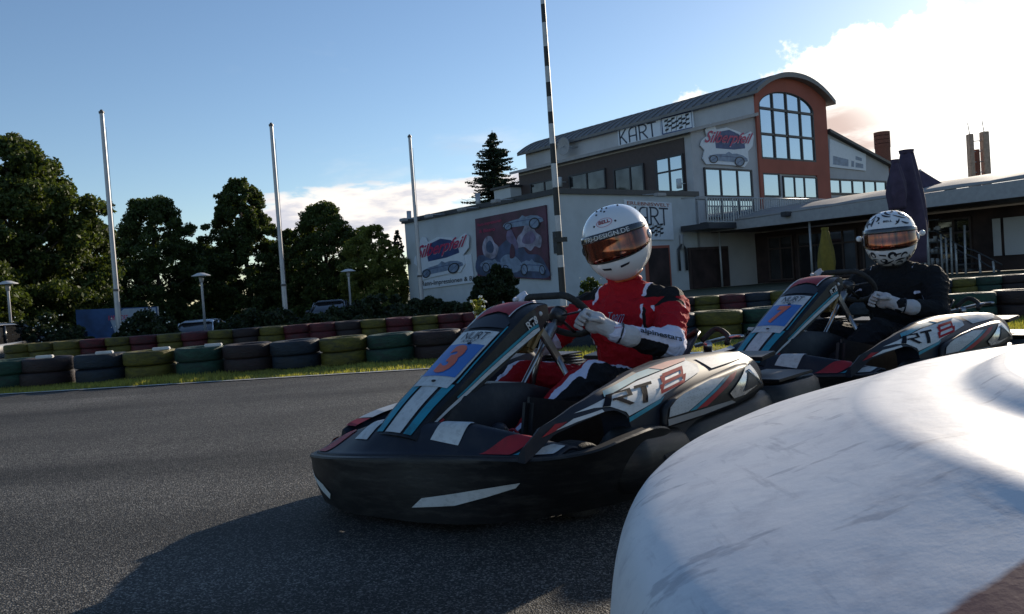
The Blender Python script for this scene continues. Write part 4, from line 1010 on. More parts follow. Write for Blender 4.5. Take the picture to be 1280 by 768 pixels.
    k = wavy_flags(); UP.flat('sign_flags', (quadmap(k[0], *[tuple(f([c])[0]) for c in ((.30,.06),(.80,.06),(.80,.44),(.30,.44))]), k[1]), .084, 'ink', sg)
    t = text2d('ERLEBNISWELT', bold=.01); UP.flat('sign_lettering', (quadmap(t[0], *[tuple(f([c])[0]) for c in ((.05,.88),(.95,.88),(.95,.97),(.05,.97))]), t[1]), .08, 'red_render', sg); fix(sg)

    # ---------- main building: nave with a barrel roof between two aisles
    b = empty('arched_building', upt(12.7, 0), label='large grey hall with barrel roof and tall red-framed arched window', cat='building')
    aN0, zE = UP.sz(940, 112); aN1 = UP.sz(1030, 140)[0]; aA0 = 8.7; aA1 = UP.sz(1112, 235)[0]
    zA0 = UP.sz(877, 165)[1]; zA1 = UP.sz(940, 146)[1]; zR1 = UP.sz(1031, 166)[1]; zR2 = UP.sz(1111, 208)[1]
    zPk = UP.sz(980, 96)[1]; LN = 18.3; LA = 13.0
    # wall of the left aisle
    m = MB(); pr = [(aA0,-1),(aN0,-1),(aN0,zA1),(aA0,zA0)]
    m.add([upt(x,.0)+Vector((0,0,z)) for x,z in pr]+[upt(x,LA)+Vector((0,0,z)) for x,z in pr], [(0,1,2,3),(7,6,5,4),(0,4,5,1),(1,5,6,2),(2,6,7,3),(3,7,4,0)]); m.build('wall', 'wall_grey', b)
    m = MB(); pr = [(aN1,-1),(aA1,-1),(aA1,zR2),(aN1,zR1)]
    m.add([upt(x,.0)+Vector((0,0,z)) for x,z in pr]+[upt(x,LN)+Vector((0,0,z)) for x,z in pr], [(0,1,2,3),(7,6,5,4),(0,4,5,1),(1,5,6,2),(2,6,7,3),(3,7,4,0)]); m.build('wall', 'wall_grey', b)
    # nave walls with arched top
    cx = (aN0+aN1)/2; hw = (aN1-aN0)/2; rise = zPk - zE
    arch = lambda w, zb, r, n=20: [(cx+w*math.sin(lerp(PI/2,-PI/2,k/n)), zb + r*(1-abs(math.sin(lerp(PI/2,-PI/2,k/n)))**2.2)) for k in range(n+1)]
    prof = [(aN0,-1),(aN1,-1)] + arch(hw, zE, rise); n = len(prof)
    m = MB(); m.add([upt(x,-.05)+Vector((0,0,z)) for x,z in prof]+[upt(x,LN)+Vector((0,0,z)) for x,z in prof], [tuple(range(n)), tuple(range(2*n-1,n-1,-1))]+[(i,n+i,n+(i+1)%n,(i+1)%n) for i in range(n)]); m.build('wall', 'wall_grey', b)
    # barrel roof
    o1 = arch(hw+.34, zE-.16, rise+.22, 28); o0 = arch(hw+.34, zE-.32, rise+.18, 28); n = len(o1); m = MB()
    ring = o1 + o0[::-1]; N2 = len(ring)
    m.add([upt(x,-.55)+Vector((0,0,z)) for x,z in ring]+[upt(x,LN+.5)+Vector((0,0,z)) for x,z in ring], [tuple(range(N2)), tuple(range(2*N2-1,N2-1,-1))]+[(i,N2+i,N2+(i+1)%N2,(i+1)%N2) for i in range(N2)])
    for kx in range(34):           # standing seams
        y = -.52+ (LN+1.0)*kx/33
        m.loft([[upt(x,y-.03)+Vector((0,0,z+e)) for x,z in o1 for e in (0,)] , [upt(x,y-.03)+Vector((0,0,z+.06)) for x,z in o1], [upt(x,y+.03)+Vector((0,0,z+.06)) for x,z in o1], [upt(x,y+.03)+Vector((0,0,z)) for x,z in o1]], cap=False, closed=False)
    m.build('roof', 'roof_metal', b)
    # aisle roofs with gutters
    def slab(x0, z0, x1, z1, y0, y1, t, mat, nm):
        m = MB(); pr = [(x0,z0),(x1,z1),(x1,z1+t),(x0,z0+t)]; m.add([upt(x,y0)+Vector((0,0,z)) for x,z in pr]+[upt(x,y1)+Vector((0,0,z)) for x,z in pr], [(0,1,2,3),(7,6,5,4),(0,4,5,1),(1,5,6,2),(2,6,7,3),(3,7,4,0)]); return m.build(nm, mat, b)
    slab(aA0-.45, zA0-.14, aN0-.01, zA1+.01, -.30, LA+.3, .16, 'fascia', 'aisle_roof')
    slab(aN1+.01, zR1+.01, aA1+.35, zR2-.10, -.30, LN, .16, 'dark_trim', 'aisle_roof')
    # red frame round the big window
    NP = Plane(upt(0,-.05), UD, (.62,-.785))
    w0, w1 = NP.sz(948,160)[0], NP.sz(1016,160)[0]; zs = NP.sz(982,139)[1]; zt = NP.sz(984,117)[1]; zb = NP.sz(982,201)[1]; zsp = NP.sz(982,218)[1]; zlow = UP.sz(985, 262)[1]
    wc = (w0+w1)/2; ww = (w1-w0)/2; n = 20
    warch = [(wc+ww*math.cos(PI*k/n), zs+(zt-zs)*math.sin(PI*k/n)) for k in range(n+1)]         # right to left
    outer = arch(hw-.02, zE-.02, rise-.02, n)
    rf = [outer[k] for k in range(n+1)] + [(aN0+.02, zs), (w0, zs)]
    m = MB()
    def strip(A, Bv):
        k = len(A); a = [NP.pt(x,z,.10) for x,z in A]; c = [NP.pt(x,z,.10) for x,z in Bv]; a2 = [NP.pt(x,z,.0) for x,z in A]; c2 = [NP.pt(x,z,.0) for x,z in Bv]
        m.add(a+c+a2+c2, [(i,i+1,k+i+1,k+i) for i in range(k-1)]+[(i,2*k+i,2*k+i+1,i+1) for i in range(k-1)]+[(k+i,k+i+1,3*k+i+1,3*k+i) for i in range(k-1)])
    strip(outer, warch)
    strip([(aN0+.02, zE), (aN0+.02, zlow)], [(w0, zs), (w0, zlow)]); strip([(aN1-.02, zE), (aN1-.02, zlow)], [(w1, zs), (w1, zlow)])
    strip([(w0, zb), (w1, zb)], [(w0, zsp), (w1, zsp)])
    m.build('red_frame', 'red_render', b)
    # arched window: pane + bars
    wn = NP.prism('arched_window', [(w0,zb),(w1,zb)]+warch, .005, .02, 'glass', b)
    m = MB(); R = Matrix((NP.d, NP.n, Vector((0,0,1)))).transposed()
    def bar(x0,x1,z0,z1): m.box(NP.pt((x0+x1)/2,(z0+z1)/2,.06),(x1-x0,.07,z1-z0),R)
    for f_ in (.01,.25,.5,.75,.99):
        x = lerp(w0,w1,f_); u = (x-wc)/ww; bar(x-.05,x+.05,zb,zs+(zt-zs)*math.sqrt(max(0,1-u*u)))
    for z in (zb+.04, NP.sz(982,170.5)[1], zs-.02): bar(w0,w1,z-.06,z+.06)
    for (xa,za),(xb,zb2) in zip(warch, warch[1:]): m.tube([NP.pt(xa,za,.06),NP.pt(xb,zb2,.06)], .05, 6)
    m.build('glazing_bars', 'dark_trim', wn)
    # lower windows of the nave
    window(NP, b, w0, lerp(w0,w1,.30), NP.sz(952,246)[1], zsp, [], [], glass='glass')
    window(NP, b, lerp(w0,w1,.36), w1, NP.sz(985,248)[1], zsp-.10, [.33,.62], [], glass='glass')
    # windows of the aisle fronts
    x0, x1 = UP.sz(880,230)[0], UP.sz(941,230)[0]-.1
    window(UP, b, x0, x1, UP.sz(905,247)[1], UP.sz(905,211)[1], [.33,.68], [], fw=.09)
    window(UP, b, x0, x1, UP.sz(905,274)[1], UP.sz(905,249)[1], [.33,.68], [], fw=.09)
    UP.rect('window_ledge', x0-.5, x1, UP.sz(905,280)[1]-.1, UP.sz(905,280)[1]+.06, .01, .35, 'dark_trim', b)
    x0, x1 = UP.sz(1034,235)[0], UP.sz(1107,235)[0]
    window(UP, b, x0, x1, UP.sz(1070,244)[1], UP.sz(1070,225)[1], [.2,.4,.6,.8], [], fw=.10)
    # dark glazed band of the left aisle, seen above the hall roof
    AP = Plane(upt(aA0,0), VD, (-.785,-.62))
    a0, a1 = AP.sz(858,220)[0], LA-.1; zb_, zt_ = zc+.12, zA0-.25
    AP.rect('window_band', a0, a1, zb_, zt_, .0, .06, 'brown_frame', b)
    for xl, xr, yt, yb, cols, rows, gl in ((820,855,192,241,[.5],[.60],'glass'),(768,806,204,240,[.45],[],'glass_dark'),(712,758,210,236,[.5],[],'glass_dark'),(664,700,222,240,[.5],[],'glass_dark')):
        p0, p1 = AP.sz(xr,yt), AP.sz(xl,yt); APo = Plane(AP.pt(0,0,.06), VD, (-.785,-.62)); window(APo, b, p0[0], p1[0], max(zb_+.06, AP.sz(xr,yb)[1]), min(zt_-.1, AP.sz(xr,yt)[1]), cols, rows, fw=.08, glass=gl)
    # canopy link behind, ledge under sign
    CP = Plane(upt(aN0,0), VD, (-.785,-.62))
    fix(b)
    sg = empty('roof_sign', CP.pt(6, zA1), label='long white sign with thin letters and chequered flags under the barrel roof', cat='sign')
    q = [CP.sz(*p) for p in ((775,185),(828,172),(826,146),(773,159.5))]; CP.prism('board', q, .02, .08, 'sign_white', sg)
    k = deco_kart(); CP.flat('sign_lettering', (quadmap(k[0], *[CP.sz(*p) for p in ((776.5,181.5),(824,170),(822,152),(775,163.5))]), k[1]), .11, 'sign_navy', sg)
    q = [CP.sz(*p) for p in ((828.5,171.5),(869,161),(867,137),(827,146.5))]; CP.prism('flag_board', q, .02, .08, 'sign_white', sg)
    k = wavy_flags(); CP.flat('sign_flags', (quadmap(k[0], *[CP.sz(*p) for p in ((831,168),(866,160),(864,141),(829,149.5))]), k[1]), .11, 'ink', sg)
    S_ = [CP.sz(*p) for p in ((830,168.5),(867,160),(865.5,139.5),(828.5,148.5))]; m = ribbon2d(S_+[S_[0]], .09); CP.flat('sign_border', m, .112, 'sign_blue', sg)
    fix(sg)
    lg = empty('wall_logo', UP.pt(UP.sz(908,183)[0], 6), label='cut-out logo with slanted red name above a racing car, beside the red arch', cat='sign')
    name_logo(UP, lg, [(874,205),(940,213),(941,160),(876,152)], .05); fix(lg)
    mp = empty('site_board', UP.pt(UP.sz(1055,195)[0], 6), label='pale site plan board on the right aisle gable', cat='sign')
    q = [UP.sz(*p) for p in ((1036,209),(1081,214),(1081,193),(1036,174))]; UP.prism('board', q, .02, .05, 'sign_white', mp); f = lambda pts: quadmap(pts, *q)
    for i, r in enumerate(((.08,.10,.50,.42),(.58,.12,.66,.40),(.70,.12,.92,.36),(.70,.50,.88,.68))): UP.flat('drawing', (f([(r[0],r[1]),(r[2],r[1]),(r[2],r[3]),(r[0],r[3])]), [(0,1,2,3)]), .074, 'sign_ltblue', mp)
    fix(mp)
    sd = empty('satellite_dish', CP.pt(CP.sz(720,180)[0], CP.sz(720,185)[1]), label='small round satellite dish on the upper side wall', cat='satellite dish')
    p = CP.pt(CP.sz(716,184)[0], CP.sz(716,184)[1], .7); m = MB(); M4 = Matrix.Translation(p) @ CP.n.to_track_quat('Z','Y').to_matrix().to_4x4(); m.revolve([(.01,0),(.3,.03),(.55,.12),(.57,.12),(.3,.0),(.01,-.03)], 20, M4); m.build('dish', 'fascia', sd, smooth=True)
    m = MB(); m.tube([p, CP.pt(CP.sz(722,184)[0], CP.sz(722,184)[1], 0)], .04, 6); m.tube([p+CP.n*.05, p+CP.n*.45+Vector((0,0,-.2))], .02, 6); m.build('arm', 'rail_metal', sd, smooth=True); fix(sd)
    for i, (px, py, y2, pl) in enumerate(((708,222,234,AP),(857,224,236,AP))):
        a, z = pl.sz(px, py); a2, z2 = pl.sz(px, y2); m = MB(); m.tube([pl.pt(a, z2, .5), pl.pt(a, z, .5)], .13, 10); m.tube([pl.pt(a,(z+z2)/2,0), pl.pt(a,(z+z2)/2,.5)], .03, 6)
        o = m.build('tube_lamp', 'wall_white', smooth=True); tag(o, 'white tube lamp at the %s end of the dark window band' % ('left','right')[i], 'lamp', 'tube lamps on the building')
    # rooftop box and stacks of the hall
    p = at(641, 243, 50); m = MB(); m.box((p.x, p.y, p.z-1.2), (1.6,1.6,3.0), Matrix.Rotation(rad(38),3,'Z')); o = m.build('rooftop_hut', 'wall_white'); tag(o, 'small pale hut with dark roof edge on the hall roof beside the conifer', 'hut')
    r_ = MB(); r_.box((p.x, p.y, p.z+.38), (1.9,1.9,.12), Matrix.Rotation(rad(38),3,'Z')); r_.build('roof', 'dark_trim', o)
    for i, (px, yt, yb) in enumerate(((511,264,284),(597,242,262))):
        d = 46-i*4; m = MB(); m.tube([at(px+1,yb,d), at(px,yt,d)], .13, 10); o = m.build('vent_pipe', 'pole_grey', smooth=True); tag(o, 'short grey vent pipe standing on the hall roof %s' % ('at its left end','between the boards and the conifer')[i], 'vent pipe', 'vent pipes on the hall roof')

    # ---------- canopy terrace running towards the camera on the right
    c = empty('canopy_terrace', upt(12,-6), label='long flat terrace canopy with pale wavy roof and grey fascia, right of the hall', cat='canopy')
    FP_ = Plane(upt(9.6,0), VD, (-.785,-.62))     # the fascia plane (negative a = towards the camera)
    z0 = FP_.sz(914,288)[1]; L = 15.5
    zf = lambda a: z0 + .0*a
    FP_.prism('fascia', [(-.1,z0),(-L,z0+.0),(-L,z0+.62),(-.1,z0+.38)], .0, .12, 'fascia', c)
    m = MB(); rows_ = []
    for i in range(46):
        a = -L*i/45
        row = []
        for j in range(11):
            v = j/10; bz = z0+.40+.24*(i/45)+ .16*math.sin(PI*min(1,v*1.4))*(.35+.65*abs(math.sin(PI*i/45*5))) + .95*v
            row.append(upt(9.6+v*7, 0)+Vector((VD[0]*a, VD[1]*a, bz)))
        rows_.append(row)
    m.loft(rows_, cap=False, closed=False); o = m.build('membrane_roof', 'membrane', c, smooth=True); solidify(o, .06)
    m = MB()
    m.add([upt(9.75,0)+Vector((VD[0]*a,VD[1]*a,z)) for a,z in ((0,z0-.02),(-L,z0-.02))]+[upt(17,0)+Vector((VD[0]*a,VD[1]*a,z)) for a,z in ((-L,z0-.02),(0,z0-.02))]+[upt(9.75,0)+Vector((VD[0]*a,VD[1]*a,z)) for a,z in ((0,z0+.2),(-L,z0+.2))]+[upt(17,0)+Vector((VD[0]*a,VD[1]*a,z)) for a,z in ((-L,z0+.2),(0,z0+.2))],
          [(0,1,2,3),(7,6,5,4),(0,4,5,1),(1,5,6,2),(2,6,7,3),(3,7,4,0)]); m.build('ceiling', 'brown_frame', c)
    for a in (-.4,-5.2,-10.2,-15.2):
        m = MB(); p = FP_.pt(a, 0, -.25); m.tube([p, p+Vector((0,0,z0))], .05, 8); m.build('post', 'rail_metal', c, smooth=True)
    # back glazing under the canopy
    BP = Plane(upt(13.2,0), VD, (-.785,-.62))
    BP.rect('back_wall', -L, .2, 0, z0-.1, -.3, .25, 'interior_dark', c)
    for i in range(9):
        a = -.8-i*1.65
        if i < 6:
            w = window(BP, c, a-1.4, a, .1, z0-.35, [.5], [.72], fw=.08, glass='glass_dark', frame='brown_frame')
    for k_, (xa, xb) in enumerate(((1242,1252),(1256,1300))):
        pa, pb = BP.sz(xa, 300)[0], BP.sz(xb, 300)[0]; BP.rect('pale_panel', min(pa,pb), max(pa,pb), .6, z0-.55, .02, .03, 'wall_grey', c)
    # serving counter shelves with crockery in the shade
    sh = empty('shelf_rack', BP.pt(-9, 0), label='tall dark rack with crockery under the canopy, right of the white patterned helmet', cat='shelf')
    a0_, a1_ = BP.sz(1200,320)[0], BP.sz(1160,320)[0]
    for z in (.4,.85,1.3,1.75,2.2): BP.rect('shelf', a0_, a1_, z, z+.05, 1.2, .5, 'dark_trim', sh)
    rr = random.Random(3)
    m = MB()
    for z in (.45,.9,1.35,1.8):
        for i in range(9):
            a = lerp(a0_, a1_, (i+.5)/9)+rr.uniform(-.1,.1); m.tube([BP.pt(a, z, 1.45), BP.pt(a, z+rr.uniform(.1,.24), 1.45)], rr.uniform(.05,.10), 8)
    tag(m.build('crockery', 'fascia', sh, smooth=True), kind='stuff'); fix(sh)
    # outside stairs with railing
    st = empty('stairs', BP.pt(-10, 0), label='dark outside staircase with railing under the right end of the canopy', cat='stairs')
    def p_on(px, py, off): return BP.pt(*BP.sz(px, py), off)
    for nm, ln in (('handrail',[(1196,287),(1216,300),(1232,308),(1246,312),(1262,320),(1279,329)]),('lower_rail',[(1200,296),(1216,306),(1232,315),(1246,320),(1262,330),(1279,338)])):
        m = MB(); m.tube([p_on(x,y,2.0) for x,y in ln], .035, 6); m.build(nm, 'dark_trim', st, smooth=True)
    for x, ya, yb in ((1216,284,345),(1233,281,350),(1204,292,340),(1210,296,342),(1222,303,344),(1251,316,345),(1268,324,345)):
        m = MB(); m.tube([p_on(x,ya,2.0), p_on(x+2,yb,2.0)], .045, 6); m.build('baluster', 'rail_metal', st, smooth=True)
    for i in range(8):
        q = p_on(1200+i*9, 300+i*6.5, 1.4); m = MB(); m.box(q-Vector((0,0,.3)), (.4,1.2,.06), Matrix.Rotation(math.atan2(VD[1],VD[0]),3,'Z')); m.build('step', 'dark_trim', st)
    fix(st); fix(c)
    fl = MB(); p = FP_.pt(FP_.sz(987,268)[0], FP_.sz(987,268)[1]-.0, .25); fl.box(p, (.45,.3,.22), Matrix.Rotation(rad(35),3,'Z')); o = fl.build('floodlight', 'dark_trim', bevel=.03); tag(o, 'small dark floodlight on the canopy fascia below the balcony', 'floodlight')
    # balcony railing
    rl = empty('balcony_railing', UP.pt(10, 3), label='grey metal balcony railing in front of the arched building', cat='railing')
    RP = Plane(upt(0,-1.6), UD, (.62,-.785)); aa, ab = RP.sz(884,262)[0], RP.sz(1050,262)[0]; zt, zb = RP.sz(940,248)[1], RP.sz(940,277)[1]
    m = MB(); m.tube([RP.pt(aa,zt), RP.pt(ab,zt)], .035, 6); m.tube([RP.pt(aa,zb), RP.pt(ab,zb)], .03, 6); m.build('rails', 'rail_metal', rl, smooth=True)
    m = MB(); n = 60
    for i in range(n): a = lerp(aa, ab, i/(n-1)); m.tube([RP.pt(a,zb), RP.pt(a,zt)], .05 if i % 10 == 0 else .028, 5)
    m.build('bars', 'rail_metal', rl)
    RP.rect('floor_slab', aa-.1, ab, zb-.3, zb-.05, -1.5, 1.6, 'dark_trim', rl); fix(rl)
    # parasols
    def parasol(px_top, py_top, px_b, py_b, Y, r, mat, label, lump=0):
        t, b_ = at(px_top, py_top, Y), at(px_b, py_b, Y); b_.x = t.x; b_.y = t.y
        o = empty('parasol', (t.x, t.y, 0), label=label, cat='parasol'); h_ = t.z-b_.z
        m = MB(); rings = []
        for i in range(15):
            f_ = i/14; rr_ = r*interp(f_, [(0,.80),(.15,.86),(.35,1.0),(.6,.85),(.85,.55),(.97,.42),(1,.38)])
            rings.append([Vector((rr_*(1+.16*math.sin(q*5+i*.25))*math.cos(q), rr_*(1+.16*math.sin(q*5+i*.25))*math.sin(q), b_.z+h_*f_)) for q in [2*PI*k/40 for k in range(40)]])
        m.loft(rings); m.build('folded_canopy', mat, o, smooth=True)
        m = MB(); m.tube([(0,0,0),(0,0,t.z+.02)], .04, 8); m.tube([(0,0,.0),(0,0,.12)], .35, 16); m.build('pole', 'rail_metal', o, smooth=True)
        m = MB(); m.tube([(0,0,t.z),(0,0,t.z+.10)], [r*.42,r*.46], 16); m.build('cap', mat, o); return o
    parasol(1133,192,1136,330,25,.47,'umbrella_purple','tall folded dark purple parasol standing right behind the patterned helmet')
    parasol(1119,204,1120,262,24.4,.27,'umbrella_purple','second folded dark purple parasol with rounded head, partly behind the taller one')
    parasol(1031,288,1033,352,30,.29,'umbrella_yellow','folded yellow parasol standing in the shade under the canopy')
    # dark tent roof behind parasols
    P_ = [at(1150,212,34), at(1186,234,34), at(1120,236,33), at(1150,236,38)]; m = MB(); m.add(P_, [(0,1,2),(0,3,1),(0,2,3),(1,3,2)]); o = m.build('tent_roof', 'umbrella_purple'); tag(o, 'low dark peaked tent roof rising behind the canopy next to the purple parasols', 'tent')
    tp = MB(); tp.tube([P_[0], Vector((P_[0].x, P_[0].y, 0))], .05, 8); tp.build('pole', 'rail_metal', o)
    # chimney and twin tower
    p = at(1102,165,52); rpx = 9.0*52/FPX; m = MB(); m.tube([(p.x,p.y,0),(p.x,p.y,p.z-1.0)], rpx, 20, flat=1); 
    ch = m.build('round_chimney', 'brick_red', smooth=True, sharp=40); tag(ch, 'round red brick chimney behind the right aisle roof', 'chimney')
    m = MB()
    for i in range(4): m.tube([(p.x,p.y,p.z-1.0+.25*i),(p.x,p.y,p.z-.78+.25*i)], rpx*1.05, 20)
    m.build('crown', 'brick_red', ch, smooth=True, sharp=40)
    tw = empty('twin_tower', (at(1222,225,60).x, 60, 0), label='slim twin column tower with ladder rungs against the bright sky', cat='tower')
    for i, (px, py, w) in enumerate(((1212,168,.24),(1230,165,.36))):
        p = at(px, py, 60); m = MB(); m.box((p.x,60,p.z/2), (w*1.3,.5,p.z)); m.build('column', 'tower_brown', tw, bevel=.03)
        m = MB(); m.tube([(p.x,60,p.z),(p.x-.1,60,p.z+.8),(p.x-.25,60,p.z+.75)], .03, 6); m.build('hook', 'rail_metal', tw, smooth=True)
    pa, pb = at(1214,170,60), at(1227,170,60)
    for i in range(5):
        z = pa.z-.4-i*.75; m = MB(); m.tube([(pa.x,60,z),(pb.x,60,z)], .04, 6); m.build('rung', 'rail_metal', tw)
    m = MB(); m.tube([((pa.x+pb.x)/2,60.1,0),((pa.x+pb.x)/2,60.1,pa.z-1)], .2, 6); m.build('pipe', 'brick_red', tw); fix(tw)
    p = at(1188,238,34); m = MB(); m.box((p.x,p.y,p.z-.2), (.4,.4,.5)); o = m.build('roof_ventilator', 'dark_trim', bevel=.04); tag(o, 'small dark vent cap poking above the canopy roof', 'vent')

# ------------------------------------------------------------------ vegetation
def leaf_mesh(name, centres, radii, n_leaf, size, mat, parent, rng, shell=.55, flat=.75, loc=None):
    C_ = np.array(centres); R_ = np.array(radii)
    w = R_**2; idx = rng.choice(len(C_), n_leaf, p=w/w.sum())
    d = rng.normal(size=(n_leaf,3)); d /= np.linalg.norm(d,axis=1)[:,None]
    rr = (shell + (1-shell)*rng.random(n_leaf)**.6)[:,None]*R_[idx][:,None]
    P = C_[idx] + d*rr*np.array([1,1,flat])
    a = rng.normal(size=(n_leaf,3)); a /= np.linalg.norm(a,axis=1)[:,None]; b = np.cross(a, rng.normal(size=(n_leaf,3))); b /= np.linalg.norm(b,axis=1)[:,None]
    s = (size*(.6+.8*rng.random(n_leaf)))[:,None]
    V = np.stack([P-a*s*.6, P+b*s*.34, P+a*s*.6, P-b*s*.34], axis=1).reshape(-1,3)
    me = bpy.data.meshes.new(name); me.vertices.add(len(V)); me.vertices.foreach_set('co', V.ravel())
    me.loops.add(n_leaf*4); me.loops.foreach_set('vertex_index', np.arange(n_leaf*4)); me.polygons.add(n_leaf)
    me.polygons.foreach_set('loop_start', np.arange(n_leaf)*4); me.polygons.foreach_set('loop_total', np.full(n_leaf,4)); me.update(calc_edges=True)
    me.materials.append(M[mat]); o = bpy.data.objects.new(name, me); link(o, parent)
    if loc is not None: o.location = loc
    return o
def tree(px_c, py_top, Y, half_w_px, label, mat='leaf_dark', nleaf=26000, seed=1, zlow=.5, base_z=-1.1, profile=None, size=.17, group='trees beyond the tyre walls', name='broadleaf_tree'):
    rng = np.random.default_rng(seed); t = at(px_c, py_top, Y); base = at(px_c, 395, Y); H = t.z-base_z; W = half_w_px*Y/FPX
    bx = base.x; o = empty(name, (bx, Y, base_z), label=label, cat='tree', group=group)
    prof = profile or [(0,.55),(.15,.85),(.4,1.0),(.65,.86),(.85,.52),(1,.12)]
    cs, rs = [], []
    for i in range(430):
        f = rng.random()**.85; z = lerp(zlow, H*.965, f); q = rng.random()*2*PI; w = interp(f, prof)*W*(1+.13*math.sin(q*3+seed*2+f*9)+.10*math.sin(q*2-f*17+seed)+.07*math.sin(f*31+seed*5)); k = math.sqrt(rng.random())*.62+.37
        cr_ = W*rng.uniform(.09,.19)*(1-.3*f)
        cs.append((w*k*math.cos(q)*(1-cr_/W*.5), w*k*math.sin(q)*.9*(1-cr_/W*.5), z)); rs.append(cr_)
    for i in range(40):
        f = rng.random(); cs.append((rng.normal()*W*.25, rng.normal()*W*.25, lerp(zlow, H*.8, f))); rs.append(W*.22*(1-.5*f))
    leaf_mesh('crown', cs, rs, int(nleaf*2.6), size*.66, mat, o, rng, shell=.15)
    m = MB(); tr = .045*H*.5
    m.tube([(0,0,0),(0.02*H,0,H*.3),(-.01*H,.01*H,H*.6),(0,0,H*.88)], [tr,tr*.7,tr*.42,tr*.12], 10)
    for i in range(16):
        f = rng.uniform(.15,.75); q = rng.random()*2*PI; w = interp(f, prof)*W*.75; z = H*f
        m.tube([(0,0,z*.8),(w*.5*math.cos(q),w*.5*math.sin(q),z*.95),(w*math.cos(q),w*math.sin(q),z*1.08)], [tr*.35,tr*.2,tr*.06], 6)
    m.build('trunk', 'bark', o, smooth=True); return o
def conifer(px_c, py_top, Y, half_w_px, base_z, label):
    rng = np.random.default_rng(11); t = at(px_c, py_top, Y); H = t.z-base_z; W = half_w_px*Y/FPX; o = empty('conifer', (t.x, Y, base_z), label=label, cat='tree')
    m = MB(); m.tube([(0,0,0),(0,0,H)], [.22,.02], 8); cs, rs = [], []; V = []; 
    for i in range(260):
        f = rng.random()**.7; z = H*(.12+.86*f); q = rng.random()*2*PI; L = W*(1-f)**.85*rng.uniform(.75,1.15)+.10
        tip = Vector((L*math.cos(q), L*math.sin(q), z-.06*L+.12*L)); m.tube([(0,0,z), (L*.5*math.cos(q),L*.5*math.sin(q),z-.10*L), tip], [.035,.02,.006], 5)
        for s in range(max(2,int(L/.17))):
            k = (s+1)/max(2,int(L/.17)); cs.append((L*k*math.cos(q), L*k*math.sin(q), z-.10*L*math.sin(PI*k*.7)+.05*L*k)); rs.append(.26*(1.15-k*.55))
    leaf_mesh('crown', cs, rs, 60000, .13, 'leaf_conifer', o, rng, shell=.1, flat=.35)
    m.build('trunk', 'bark', o, smooth=True); return o
def shrub(px_c, py_top, Y, half_w_px, base_z, label, n=5000, mat='leaf_hedge', seed=1, name='shrub', group=None, size=.09, flowers=0, cat='shrub'):
    rng = np.random.default_rng(seed); t = at(px_c, py_top, Y); W = half_w_px*Y/FPX; H = max(.3, t.z-base_z); o = empty(name, (t.x, Y, base_z), label=label, cat=cat, group=group)
    cs, rs = [], []
    for i in range(60):
        q = rng.random()*2*PI; k = math.sqrt(rng.random()); z = H*rng.uniform(.25,.95)*math.sqrt(max(.15,1-k*k*.45)); cs.append((W*k*.85*math.cos(q), W*.7*k*math.sin(q), z)); rs.append(min(W,H)*rng.uniform(.14,.24))
    leaf_mesh('foliage', cs, rs, n, size, mat, o, rng, shell=.3)
    m = MB()
    for i in range(7): q = rng.random()*2*PI; m.tube([(0,0,0),(W*.5*math.cos(q),W*.4*math.sin(q),H*.7)], [.03,.008], 5)
    m.build('stem', 'bark', o)
    if flowers:
        m = MB()
        for i in range(flowers):
            q = rng.random()*2*PI; m.sphere((W*.9*rng.uniform(-1,1), -W*.5*rng.random()-.05, H*rng.uniform(.3,.98)), .017*rng.uniform(.6,1.3), 4)
        tag(m.build('blossom', 'petal', o), kind='stuff')
    return o

